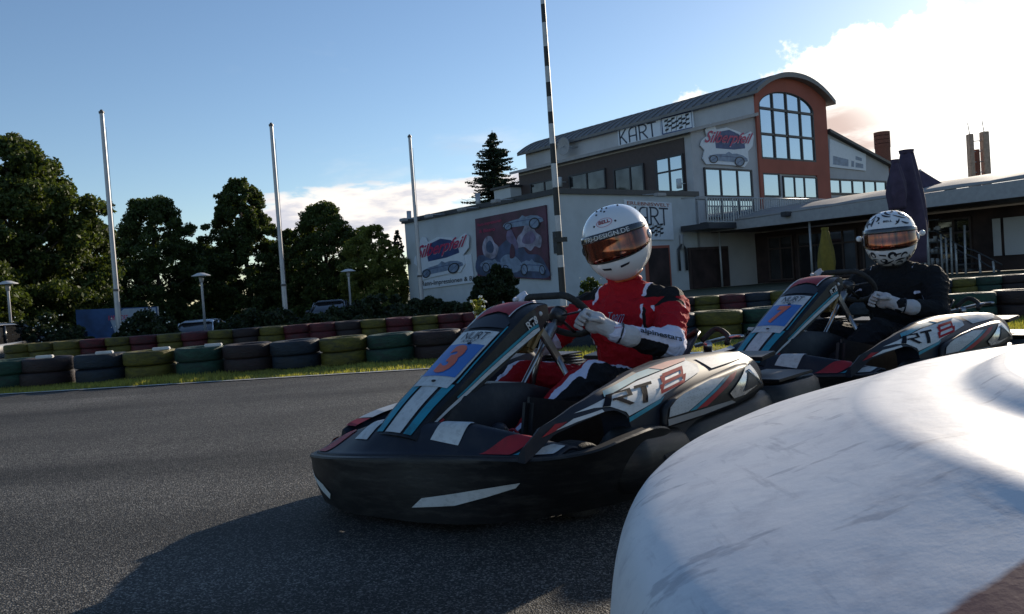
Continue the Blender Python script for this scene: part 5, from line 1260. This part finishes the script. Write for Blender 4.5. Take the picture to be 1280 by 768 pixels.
def build_vegetation():
    tree(24,162,29,118,'very large broad tree at the left edge of the photo','leaf_mid',52000,1,profile=[(0,.8),(.2,1.0),(.5,1.0),(.72,.80),(.88,.52),(1,.15)], size=.19)
    tree(-70,230,24,90,'broad tree cut off by the left edge, left of the largest tree','leaf_mid',22000,2)
    tree(200,242,42,68,'rounded dark tree between the first and second flagpole','leaf_dark',30000,3,size=.18,profile=[(0,.8),(.3,1.0),(.55,.92),(.8,.6),(1,.25)])
    tree(118,262,43,60,'dark tree behind the first flagpole, between the largest and the rounded tree','leaf_dark',20000,4)
    tree(312,218,45,60,'tall pointed dark tree behind the second flagpole','leaf_dark',34000,5,size=.19,profile=[(0,.95),(.3,1.0),(.5,.86),(.72,.66),(.9,.45),(1,.15)])
    tree(262,300,47,46,'low dark tree filling the gap between the rounded and the pointed tree','leaf_dark',14000,6)
    tree(413,251,46,62,'rounded olive green tree right of the second flagpole','leaf_mid',30000,7,size=.18,profile=[(0,.9),(.3,1.0),(.6,.9),(.85,.55),(1,.2)])
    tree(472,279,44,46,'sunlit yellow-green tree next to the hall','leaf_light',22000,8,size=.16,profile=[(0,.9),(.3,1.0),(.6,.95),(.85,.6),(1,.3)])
    tree(366,283,48,40,'low tree behind the second flagpole, between the pointed and olive tree','leaf_dark',12000,9)
    tree(504,284,49,8,'slim dark columnar cypress at the left corner of the hall','leaf_conifer',9000,10,zlow=.1,profile=[(0,1),(.5,1),(.85,.8),(1,.2)],size=.13,name='cypress_tree')
    conifer(615,163,56,84,0,'dark conifer with open layered branches behind the hall roof')
    shrub(617,331,27,40,-.6,'large round dark bush in front of the photo board',16000,'leaf_hedge',21,size=.11)
    specs = [(15,418,22,18,'s',0),(50,402,22,26,'leafy shrub with white blossom by the dark car at the left',60),(95,414,21,20,'s',0),(180,398,21,28,'green shrub with white blossom in front of the blue banner',30),(204,408,21,12,'s',0),(302,397,22,24,'s',0),(340,393,22,34,'s',0),(395,396,20,24,'s',0),(440,380,23,34,'s',0),(485,378,24,28,'s',0),(520,376,25,26,'s',12),(565,382,24,26,'s',0)]
    lab = ['low dark shrub beside the dark car at the left edge','','low dark shrub just left of the first flagpole','','low dark shrub between the banner and the silver car','low dark hedge shrub right of the silver car','wide dark hedge shrub at the foot of the second flagpole','dark shrub in front of the dark car roof','dark hedge shrub right of the dark car roof','dark hedge shrub below the sunlit yellow-green tree','dark hedge shrub at the left corner of the hall','dark hedge shrub between the name board and the round bush']
    for i, (px, py, Y, w, l, fl) in enumerate(specs): shrub(px, py-11, Y, w*1.6, -.9, l if l != 's' else lab[i], 15000, 'leaf_hedge', 30+i, 'hedge_shrub', 'shrubs behind the tyre walls', flowers=fl)
    shrub(737,345,22,15,-.2,'small pale leafy plant against the hall wall left of the white helmet',1500,'leaf_mid',60,'leafy_plant',flowers=14, cat='plant')
    # weed with white flower heads rising between the tyre walls
    o = empty('flowering_weed', (at(597,400,10.6).x, 10.6, 0), label='tall weed with small white flower heads behind the front panel of the nearest kart', cat='plant')
    rr = random.Random(4); m = MB(); f = MB()
    for px, py in ((590,377),(600,371),(601,375),(606,377),(594,391),(598,396),(596,402),(604,384)):
        p = at(px, py, 10.6)-Vector((at(597,400,10.6).x,10.6,0)); m.tube([(0,0,0),(p.x*.4,rr.uniform(-.03,.03),p.z*.6),p], [.007,.005,.003], 5)
        for k in range(6): f.sphere(p+Vector((rr.uniform(-.022,.022),rr.uniform(-.02,.02),rr.uniform(-.01,.012))), .011, 4)
    m.build('stem', 'leaf_light', o); f.build('flower_head', 'petal', o)
    leaf_mesh('leaves', [(rr.uniform(-.06,.06),0,rr.uniform(.25,.62)) for _ in range(14)], [.05]*14, 260, .045, 'leaf_light', o, RNG)

# ------------------------------------------------------------------ ground, tyres, street furniture
def build_ground():
    vs, fs = [], []; xs = [-600,-120,-60,-40,-25,-15,-8,-3,0,4,8,15,30,60,120,600]; ys = [-300,-60,-20,0,6,12,17.6,19,22,26,34,60,120,600,1500]
    def gz(x, y): return -1.25*min(1,max(0,(y-17.6)/4))*min(1,max(0,(-x+2)/5)) - .02
    for y in ys:
        for x in xs: vs.append((x, y, gz(x, y)))
    n = len(xs)
    for j in range(len(ys)-1):
        for i in range(n-1): a = j*n+i; fs.append((a,a+1,a+n+1,a+n))
    tag(mesh_obj('ground', vs, fs, 'soil'), kind='structure')
    yl = lambda x: 8.50 - .105*(x+2.65)
    def edge(off): return lambda x: yl(x)+off
    def sheet(name, x0, x1, fa, fb, z, mat, n=40):
        vs = []; fs = []
        for i in range(n+1): x = lerp(x0,x1,i/n); vs += [(x, fa(x), z), (x, fb(x), z)]
        for i in range(n): fs.append((2*i, 2*i+2, 2*i+3, 2*i+1))
        return tag(mesh_obj(name, vs, fs, mat), kind='structure')
    sheet('track', -60, 60, lambda x: -40, lambda x: yl(x), 0, 'asphalt')
    sheet('track_far', -60, 60, lambda x: 9.9, lambda x: 15.8, 0, 'asphalt')
    sheet('verge', -60, 60, lambda x: yl(x), lambda x: 9.9, .004, 'grass_base')
    sheet('track_line', -60, 60, lambda x: yl(x)-.07, lambda x: yl(x)+.01, .008, 'track_line')
    # grass blades of the verge
    n = 60000; rng = np.random.default_rng(3); X = rng.uniform(-8.5,9.5,n); Y = 8.50-.105*(X+2.65) + rng.uniform(0,1,n)**1.0*(9.5-(8.50-.105*(X+2.65))) + rng.normal(0,.02,n); Hh = rng.uniform(.015,.05,n)*(.5+.9*(np.sin(X*2.1)*np.sin(X*.73+1)+1)/2); A = rng.uniform(0,PI,n); W = .005
    lx, ly = rng.normal(0,.012,n), rng.normal(0,.012,n)
    V = np.stack([np.stack([X-W*np.cos(A),Y-W*np.sin(A),np.zeros(n)],1), np.stack([X+W*np.cos(A),Y+W*np.sin(A),np.zeros(n)],1), np.stack([X+lx,Y+ly,Hh],1)],1).reshape(-1,3)
    me = bpy.data.meshes.new('grass'); me.vertices.add(3*n); me.vertices.foreach_set('co', V.ravel()); me.loops.add(3*n); me.loops.foreach_set('vertex_index', np.arange(3*n)); me.polygons.add(n); me.polygons.foreach_set('loop_start', np.arange(n)*3); me.polygons.foreach_set('loop_total', np.full(n,3)); me.update(calc_edges=True); me.materials.append(M['grass_blade'])
    o = bpy.data.objects.new('grass', me); link(o); tag(o, 'short sunlit grass along the foot of the near tyre wall', 'grass', kind='stuff')

ORD = ['first','second','third','fourth','fifth','sixth','seventh','eighth','ninth','tenth','eleventh','twelfth','thirteenth','fourteenth','fifteenth','sixteenth','seventeenth','eighteenth','nineteenth','twentieth']
def ordn(i):
    if i < 20: return ORD[i]
    t = {2:'twenty',3:'thirty',4:'forty'}[(i+1)//10]; u = (i+1) % 10
    return t+'-'+ORD[u-1] if u else {'twenty':'twentieth','thirty':'thirtieth','forty':'fortieth'}[t]
def tyre_mesh(seed, mat):
    rr = random.Random(seed); R, h = .275, .158; prof = [(.150,.03),(.165,.012),(.20,.001),(.250,.000),(.272,.008),(.280,.026),(.281,.079),(.280,.132),(.272,.150),(.250,.158),(.20,.157),(.165,.146),(.150,.128),(.156,.079)]
    m = MB(); n = 40; rings = []
    for k in range(n):
        a = 2*PI*k/n; w = 1+.012*math.sin(2*a+seed)+.006*math.sin(5*a); rings.append([Vector((r*w*math.cos(a)*(1-(.006 if k % 2 and r > .27 else 0)), r*w*math.sin(a), z)) for r, z in prof])
    p = len(prof); vs = [q for r in rings for q in r]; fs = []
    for i in range(n):
        for j in range(p): i2 = (i+1) % n; j2 = (j+1) % p; fs.append((i*p+j, i2*p+j, i2*p+j2, i*p+j2))
    m.add(vs, fs); o = m.build('tyre', mat, smooth=True); return o
def build_tyres():
    protos = {k: tyre_mesh(i, 'tyre_'+k) for i, k in enumerate(TY)}
    used = set(); rr = random.Random(8)
    def put(kind, loc, label, group):
        src = protos[kind]
        if kind not in used: o = src; used.add(kind)
        else: o = src.copy(); COL.objects.link(o)
        o.location = loc; o.rotation_euler = (rr.uniform(-.022,.022), rr.uniform(-.022,.022), rr.uniform(0,6)); q_ = rr.uniform(.97,1.03); o.scale = (q_, q_, 1); tag(o, label, 'tyre', group)
    # near wall: colour of every stack by its pixel centre
    near = [(-52,'red'),(10,'green'),(58,'maroon'),(124,'blue'),(188,'yellow'),(250,'green'),(311,'maroon'),(371,'blue'),(430,'yellow'),(487,'green'),(547,'maroon'),(607,'red'),(666,'maroon'),(728,'blue'),(790,'red'),(842,'blue'),(899,'yellow'),(957,'green'),(1018,'maroon'),(1080,'blue'),(1146,'yellow'),(1216,'green'),(1275,'maroon'),(1336,'blue')]
    for i, (px, k) in enumerate(near):
        x = atz(px, 420, .3).x if False else at(px, 430, 9.6).x; y = 9.60
        for lv, w in enumerate(('lower','upper')):
            put(k, (x+rr.uniform(-.02,.02), y+rr.uniform(-.02,.02), .004+lv*.160), '%s %s tyre in the %s stack from the left of the near tyre wall' % (w, {'maroon':'dark maroon'}.get(k,k), ordn(i)), 'tyres of the near tyre wall')
    far = ['yellow','yellow','yellow','red','yellow','red','yellow','red','yellow','maroon','yellow','red','red','maroon','yellow','red','yellow','red','red','red','maroon','red','yellow','red','maroon','red','maroon','yellow','red','blue','yellow','red','maroon','blue','red','green','blue','yellow','green','maroon','green']
    for i, k in enumerate(far):
        x = at(17+i*32.2-(0 if i < 28 else 0), 420, 15.6).x*1.0; y = 15.75
        for lv, w in enumerate(('lower','upper')):
            put(k, (x+rr.uniform(-.02,.02), y+rr.uniform(-.03,.03), .0+lv*.160), '%s %s tyre in the %s stack from the left of the far tyre wall' % (w, {'maroon':'dark maroon'}.get(k,k), ordn(i)), 'tyres of the far tyre wall')
    for px, py, w in ((55,452,'first'),(130,448,'second'),(201,440,'third'),(266,434,'fourth')):
        p = at(px, py, 9.5); m = MB(); m.box((p.x,9.52,.335), (.20,.05,.035)); o = m.build('strap_plate', 'plate_white', bevel=.008); tag(o, 'small white strap plate on top of the near tyre wall, %s from the left' % w, 'strap', 'white strap plates on the near tyre wall')

def build_furniture():
    def pole(px_t, py_t, px_b, Y, r, label, name='flagpole', mat='pole_grey'):
        t = at(px_t, py_t, Y); zb = -1.2 if px_b < 600 else 0; o = empty(name, (t.x, Y, zb), label=label, cat='flagpole', group='bare flagpoles'); H = t.z-zb
        m = MB(); m.tube([(0,0,0),(0,0,H*.36),(0,0,H*.361),(0,0,H)], [r,r,r*.86,r*.7], 12); m.build('mast', mat, o, smooth=True, sharp=40)
        m = MB(); m.tube([(0,0,H),(0,0,H+.05)], r*.95, 12); m.sphere((0,0,H+.06), r*.6, 6); m.build('cap', 'dark_steel', o)
        m = MB(); m.tube([(r*1.0,0,.9),(r*1.1,0,H*.95)], .006, 4); m.tube([(0,0,H*.36-.06),(0,0,H*.36)], r*1.15, 12); m.build('halyard', 'dark_steel', o); return o
    pole(127,142,150,22,.075,'tall pale flagpole without a flag, leftmost, in front of the blue banner')
    pole(339,158,357,23,.070,'tall pale flagpole without a flag, in front of the pointed tree')
    pole(512,172,522,27,.070,'tall pale flagpole without a flag, in front of the hall name board')
    # raised black and white barrier pole
    Y = 18.; t = at(680,-60,Y); b = at(702,372,Y); cx = at(692,200,Y).x; o = empty('barrier_pole', (cx, Y, 0), label='raised black and white striped barrier pole between the photo board and the white helmet', cat='barrier pole')
    H = at(679,-30,Y).z; z = 0; i = 0; r = lambda z: lerp(.075,.048, min(1, z/H)); mw, mb = MB(), MB()
    marks = [0,5,28,58,83,103,121,140,155,180,205,235,270,290,320,335,372]
    zs = [at(690,y,Y).z for y in marks][::-1]; zs = [0]+zs[:-1]+[H]
    for i in range(len(zs)-1):
        if zs[i+1]-zs[i] < .01: continue
        mm = MB(); mm.tube([(0,0,zs[i]),(0,0,zs[i+1])], [r(zs[i]), r(zs[i+1])], 12); mm.build('black_band' if i % 2 else 'white_band', 'pole_black' if i % 2 else 'pole_white', o, smooth=True, sharp=40)
    m = MB(); m.box((.02,-.1,at(703,300,Y).z), (.3,.08,.10)); m.build('bracket', 'pole_black', o)
    # mushroom street lamps
    for px, yt, Y, l in ((9,352,23,'above the dark car at the left edge'),(251,342,24,'behind the silver car'),(435,337,30,'in front of the olive green tree')):
        t = at(px, yt, Y); o = empty('street_lamp', (t.x, Y, -1.2), label='slim car park lamp with flat round shade, %s' % l, cat='street lamp', group='car park lamps'); H = t.z+1.2
        m = MB(); m.tube([(0,0,0),(0,0,H-.28),(0,0,H-.10)], [.045,.035,.03], 8); m.build('post', 'pole_grey', o, smooth=True)
        m = MB(); m.revolve([(.001,H+.02),(.10,H+.01),(.26,H-.06),(.27,H-.08),(.10,H-.07),(.001,H-.09)], 20); m.build('shade', 'pole_white', o, smooth=True)
        m = MB(); m.revolve([(.001,H-.09),(.07,H-.10),(.055,H-.26),(.001,H-.28)], 12); m.build('lantern', 'fascia', o, smooth=True)
    # banner
    o = empty('banner', (at(146,400,26).x, 26, -.6), label='wide blue banner with chequered flag print behind the first flagpole', cat='banner')
    B = Plane((at(95,400,26).x, 26), (1,0), (0,-1)); q = [B.sz(*p) for p in ((97,416),(198,409),(196,383.5),(95,387.5))]
    q = [(q[0][0], q[0][1]-.25), (q[1][0], q[1][1]-.25), q[2], q[3]]
    B.prism('cloth', q, 0, .03, 'banner_blue', o); f = lambda pts: quadmap(pts, *q)
    B.flat('print', (f([(.48,.05),(.99,.05),(.99,.97),(.60,.97),(.42,.6)]), [tuple(range(5))]), .035, 'banner_pale', o)
    S = []
    for a in range(6):
        for b_ in range(5):
            if (a+b_) % 2 == 0: x, y = .77+a*.025+b_*.006, .48+b_*.09+a*.02; S.append((f([(x,y),(x+.024,y+.02),(x+.03,y+.105),(x+.006,y+.09)]), [(0,1,2,3)]))
    B.flat('flag_print', merge_shapes(S), .040, 'ink', o)
    t = text2d('KARTSPORT', bold=.01); B.flat('lettering', (quadmap(t[0], *[tuple(f([c])[0]) for c in ((.40,.60),(.64,.60),(.64,.76),(.40,.76))]), t[1]), .040, 'sign_red', o)
    for x in (0, 1): m = MB(); p = B.pt(q[x][0], 0, -.05); m.tube([p-Vector((0,0,1.3)), p+Vector((0,0,q[2][1]))], .03, 8); m.build('post', 'rail_metal', o)
    for c in o.children: c.matrix_parent_inverse = Matrix.Translation(-o.location)
    # cars
    def car(px, py_roof, Y, rz, paint, label):
        t = at(px, py_roof, Y); zb = t.z-1.46; o = empty('parked_car', (t.x, Y, zb), rz, label=label, cat='car', group='cars parked beyond the tyre walls')
        st = [(-2.15,.45,.62,.70),(-2.05,.38,.80,.80),(-1.5,.32,.93,.86),(-.95,.30,.98,.88),(0,.30,1.0,.89),(1.2,.30,.98,.89),(1.9,.32,.95,.86),(2.1,.42,.80,.78),(2.15,.5,.65,.70)]
        rings = []
        for x, z0, z1, w in st: rings.append([Vector((x,a*w,b)) for a,b in ((-.9,z0),(-1,z0+.12),(-1.0,z1-.15),(-.93,z1),(0,z1+.03),(.93,z1),(1.0,z1-.15),(1,z0+.12),(.9,z0))])
        m = MB(); m.loft(rings); m.build('body', paint, o, smooth=True, sharp=40)
        rings = []
        for x, z1, w in ((-1.15,.97,.80),(-.45,1.40,.66),(.1,1.46,.64),(1.1,1.43,.63),(1.75,1.28,.62),(2.0,.98,.74)): rings.append([Vector((x,-w-.05*(1.46-z1),.95)), Vector((x,-w,max(.96,z1-.07))), Vector((x,-w*.8,z1)), Vector((x,w*.8,z1)), Vector((x,w,max(.96,z1-.07))), Vector((x,w+.05*(1.46-z1),.95))])
        m = MB(); m.loft(rings); m.build('cabin', 'glass_dark', o, smooth=True, sharp=35)
        rings = []
        for x, z1, w in ((-.50,1.395,.64),(-.1,1.465,.645),(.5,1.48,.64),(1.1,1.45,.63),(1.70,1.315,.61)): rings.append([Vector((x,-w,z1-.05)), Vector((x,-w*.8,z1+.012)), Vector((x,w*.8,z1+.012)), Vector((x,w,z1-.05))])
        m = MB(); m.loft(rings, cap=False, closed=False); r_ = m.build('roof', paint, o, smooth=True); solidify(r_, .02)
        for s in (1,-1):
            for a, b in (((-1.18,.80*s,.96),(-.50,.655*s,1.39)),((.45,.66*s,.97),(.45,.645*s,1.42)),((1.98,.75*s,.97),(1.70,.62*s,1.31))): m = MB(); m.tube([a,b], .035, 6); m.build('roof_pillar', paint, o, smooth=True)
        for s in (1,-1):
            m = MB(); m.sphere((-.72,.95*s,1.02), .10, 6, (.7,1,.8)); m.build('wing_mirror', paint, o, smooth=True)
            m = MB(); m.box((2.10,.62*s,.82), (.12,.28,.16)); m.build('tail_light', 'tail_red', o, bevel=.02)
            m = MB(); m.box((-2.08,.60*s,.68), (.14,.30,.14)); m.build('headlight', 'glass', o, bevel=.02)
            for x in (-1.35,1.30):
                M4 = Matrix.Translation((x,.80*s,.32)) @ Matrix.Rotation(PI/2,4,'X'); m = MB(); m.revolve([(.18,-.1),(.30,-.1),(.32,-.06),(.32,.06),(.30,.1),(.18,.1)], 20, M4); w_ = m.build('wheel', 'rubber', o, smooth=True)
                m = MB(); m.revolve([(.001,.06),(.18,.05),(.19,.1),(.19,-.1),(.001,-.06)], 16, M4); m.build('rim', 'steel', w_)
    car(249,401,34,rad(96),'car_silver','silver car with pale roof, parked under the street lamp behind the tyre wall')
    car(413,376,38,rad(95),'car_dark','dark car of which the curved roof shows above the hedge')
    car(-16,407,21,rad(-86),'car_dark','dark car with red tail light at the left edge of the photo')
    car(84,415,26,rad(80),'car_green','grey-green car hidden behind the flowering shrub left of the first flagpole')

def build_barrier():
    c = Vector((.70,.41,0)); o = empty('track_barrier', c, label='large scuffed white moulded barrier with raised round top and dark red near edge, right foreground', cat='barrier')
    prof = [(.0,.700),(.20,.6995),(.37,.699),(.398,.6975),(.410,.693),(.420,.6875),(.432,.6855),(.45,.6845),(.47,.683),(.482,.682),(.492,.680),(.505,.675),(.53,.667),(.557,.659),(.585,.651),(.61,.643),(.632,.634),(.648,.620),(.658,.59),(.665,.52),(.672,.40),(.672,.15),(.66,.02)]
    P = cr_spline([(a, b, 0) for a, b in prof], 4); n = 480; vs = []; fs = []; mi = []
    for k in range(n):
        a = 2*PI*k/n
        for p in P:
            r, z = p.x, p.y; x, y = r*math.cos(a), r*math.sin(a)
            w = noise.noise(Vector((x*4,y*4,z*3)))*.0030 + noise.noise(Vector((x*11+3,y*11,z*8)))*.0008
            vs.append((x+(x/r if r > .01 else 0)*w*.5, y+(y/r if r > .01 else 0)*w*.5, z + w*(1 if z > .5 and r > .5 else .25)))
    m_ = len(P)
    for i in range(n):
        i2 = (i+1) % n
        for j in range(m_-1):
            fs.append((i*m_+j, i*m_+j+1, i2*m_+j+1, i2*m_+j)); q = Vector(vs[i*m_+j])+c; mi.append(1 if q.y < .289 + .35*(q.x-.1475) else 0)
    b = mesh_obj('moulded_shell', vs, fs, 'scuffed_white_plastic', o, smooth=True)
    bm = bmesh.new(); bm.from_mesh(b.data); bmesh.ops.recalc_face_normals(bm, faces=bm.faces[:]); bm.to_mesh(b.data); bm.free()
    m = MB()
    for a in (2.2, 2.75, 1.2): m.tube([(.40*math.cos(a),.40*math.sin(a),.690),(.40*math.cos(a),.40*math.sin(a),.6935)], .004, 8)
    m.build('rivet', 'dark_steel', o)
# ------------------------------------------------------------------ world, sun, camera
SUNPX = (1385, -73)
sdir = ray(*SUNPX).normalized()
el = math.asin(sdir.z); az = math.atan2(sdir.x, sdir.y)
def build_world():
    w = bpy.data.worlds.new('World'); SC.world = w; w.use_nodes = True; nt = w.node_tree; L = nt.links; bg = nt.nodes['Background']
    sky = N(nt, 'ShaderNodeTexSky'); sky.sky_type = 'NISHITA'; sky.sun_disc = False; sky.sun_elevation = el; sky.sun_rotation = az
    sky.altitude = 200; sky.air_density = 1.0; sky.dust_density = SKY['dust']; sky.ozone_density = 1.6
    tc = N(nt, 'ShaderNodeTexCoord')
    vm = lambda op, a=None, b=None: (lambda n: n)(N(nt, 'ShaderNodeVectorMath', operation=op))
    def math_(op, a, b=None, clamp=False):
        n = N(nt, 'ShaderNodeMath', operation=op); n.use_clamp = clamp
        for i, v in enumerate((a, b)):
            if v is None: continue
            if isinstance(v, (int, float)): n.inputs[i].default_value = v
            else: L.new(v, n.inputs[i])
        return n.outputs[0]
    def mrange(v, a, b, c=0, d=1, smooth=True):
        n = N(nt, 'ShaderNodeMapRange'); n.interpolation_type = 'SMOOTHSTEP' if smooth else 'LINEAR'
        n.inputs[1].default_value, n.inputs[2].default_value, n.inputs[3].default_value, n.inputs[4].default_value = a, b, c, d; L.new(v, n.inputs[0]); return n.outputs[0]
    sep = N(nt, 'ShaderNodeSeparateXYZ'); L.new(tc.outputs['Generated'], sep.inputs[0])
    # clouds lie on a flat layer above the place: direction / height
    h = math_('ADD', math_('MAXIMUM', sep.outputs[2], 0.0), .09)
    cx = math_('DIVIDE', sep.outputs[0], h); cy = math_('DIVIDE', sep.outputs[1], h)
    cv = N(nt, 'ShaderNodeCombineXYZ'); L.new(cx, cv.inputs[0]); L.new(cy, cv.inputs[1])
    no = N(nt, 'ShaderNodeTexNoise'); no.inputs['Scale'].default_value = .55; no.inputs['Detail'].default_value = 9; no.inputs['Roughness'].default_value = .58; no.inputs['Distortion'].default_value = .35
    mp = N(nt, 'ShaderNodeMapping'); mp.inputs['Location'].default_value = SKY['loc']; L.new(cv.outputs[0], mp.inputs[0]); L.new(mp.outputs[0], no.inputs['Vector'])
    no2 = N(nt, 'ShaderNodeTexNoise'); no2.inputs['Scale'].default_value = 8; no2.inputs['Detail'].default_value = 11; no2.inputs['Roughness'].default_value = .62
    L.new(tc.outputs['Generated'], no2.inputs['Vector'])
    dt = N(nt, 'ShaderNodeVectorMath', operation='DOT_PRODUCT'); L.new(tc.outputs['Generated'], dt.inputs[0]); dt.inputs[1].default_value = sdir
    sun = dt.outputs['Value']
    # big cloud bank in front of the sun
    ang = math_('ARCCOSINE', math_('MINIMUM', sun, .99999))
    bn = ray(1165, 0).cross(ray(960, 88)).normalized()
    if bn.dot(sdir) < 0 or True: bn = bn if bn.dot(ray(1250, 200)) > 0 else -bn
    d_bank = N(nt, 'ShaderNodeVectorMath', operation='DOT_PRODUCT'); L.new(tc.outputs['Generated'], d_bank.inputs[0]); d_bank.inputs[1].default_value = bn
    edge = math_('ADD', d_bank.outputs['Value'], math_('MULTIPLY', math_('SUBTRACT', no2.outputs['Fac'], .5), .22))
    bank = math_('MULTIPLY', mrange(edge, -.004, .010), mrange(ang, .62, .42))
    # low cloud belt near the horizon, left of the building
    belt = math_('MULTIPLY', mrange(sep.outputs[2], .02, .06), mrange(sep.outputs[2], .165, .115))
    d2 = N(nt, 'ShaderNodeVectorMath', operation='DOT_PRODUCT'); L.new(tc.outputs['Generated'], d2.inputs[0]); d2.inputs[1].default_value = ray(530, 265).normalized()
    loc = mrange(d2.outputs['Value'], .955, .995)
    belt = math_('MULTIPLY', belt, loc)
    nb = N(nt, 'ShaderNodeTexNoise'); nb.inputs['Scale'].default_value = 6.5; nb.inputs['Detail'].default_value = 8; nb.inputs['Roughness'].default_value = .55
    mp2 = N(nt, 'ShaderNodeMapping'); mp2.inputs['Scale'].default_value = (1,1,3.6); mp2.inputs['Location'].default_value = SKY['loc2']; L.new(tc.outputs['Generated'], mp2.inputs[0]); L.new(mp2.outputs[0], nb.inputs['Vector'])
    bc = mrange(math_('ADD', nb.outputs['Fac'], math_('MULTIPLY', math_('SUBTRACT', belt, 1), .38)), .40, .50)
    wisps = math_('MULTIPLY', mrange(no.outputs['Fac'], .60, .74), math_('MULTIPLY', mrange(sep.outputs[2], .10,.16), .35))
    bb = math_('MULTIPLY', bc, mrange(belt, .02, .12))
    side = math_('MAXIMUM', bb, wisps)
    # colours: thin edges bright, thick middles grey-mauve
    c1 = N(nt, 'ShaderNodeMix', data_type='RGBA'); c1.inputs[6].default_value = (9.0,8.4,7.8,1); c1.inputs[7].default_value = (5.2,5.3,6.0,1)
    L.new(mrange(nb.outputs['Fac'], .50, .62), c1.inputs[0])
    sk = N(nt, 'ShaderNodeVectorMath', operation='MULTIPLY'); sk.inputs[1].default_value = SKY['tint']; L.new(sky.outputs[0], sk.inputs[0])
    m1 = N(nt, 'ShaderNodeMix', data_type='RGBA'); L.new(side, m1.inputs[0]); L.new(sk.outputs[0], m1.inputs[6]); L.new(c1.outputs[2], m1.inputs[7])
    # bank brightness: sunlight through the cloud, falling off from the sun, with darker low patches
    dark = math_('MULTIPLY', mrange(nb.outputs['Fac'], .38, .56), math_('MULTIPLY', mrange(sep.outputs[2], .20, .155), mrange(ang, .20, .28)))
    glow = math_('ADD', math_('MULTIPLY', math_('EXPONENT', math_('MULTIPLY', ang, -10)), 40), 9.5)
    b2 = N(nt, 'ShaderNodeMix', data_type='RGBA'); b2.inputs[6].default_value = (1,.965,.90,1); b2.inputs[7].default_value = (.52,.41,.37,1); L.new(dark, b2.inputs[0])
    b3 = N(nt, 'ShaderNodeVectorMath', operation='SCALE'); L.new(b2.outputs[2], b3.inputs[0]); L.new(glow, b3.inputs['Scale'])
    m2 = N(nt, 'ShaderNodeMix', data_type='RGBA'); L.new(bank, m2.inputs[0]); L.new(m1.outputs[2], m2.inputs[6]); L.new(b3.outputs[0], m2.inputs[7])
    L.new(m2.outputs[2], bg.inputs[0]); bg.inputs[1].default_value = SKY['strength']
SKY = dict(dust=.25, strength=.10, tint=(.90,.98,1.10), loc=(3.1,1.7,0), loc2=(.4,.2,.1))
def build_light():
    l = bpy.data.lights.new('sun', 'SUN'); l.energy = 4.8; l.angle = rad(.53); l.color = (1,.87,.70); o = bpy.data.objects.new('sun', l); COL.objects.link(o)
    o.rotation_euler = (-sdir).to_track_quat('-Z', 'Y').to_euler(); o.location = (0,0,30)
def build_camera():
    c = bpy.data.cameras.new('camera'); c.sensor_width = 36; c.lens = FPX/1280*36; c.clip_start = .02; c.clip_end = 5000
    o = bpy.data.objects.new('camera', c); COL.objects.link(o); R = Matrix((CR, CU, -CF)).transposed(); o.matrix_world = Matrix.Translation(CAM) @ R.to_4x4(); SC.camera = o
    c.dof.use_dof = False
build_world(); build_light(); build_camera()
build_ground(); build_tyres(); build_furniture(); build_vegetation(); build_building(); build_karts(); build_barrier()
SC.view_settings.view_transform = 'Standard'; SC.view_settings.look = 'None'; SC.view_settings.gamma = 1; SC.view_settings.exposure = .36
SC.cycles.max_bounces = 6; SC.cycles.use_denoising = True
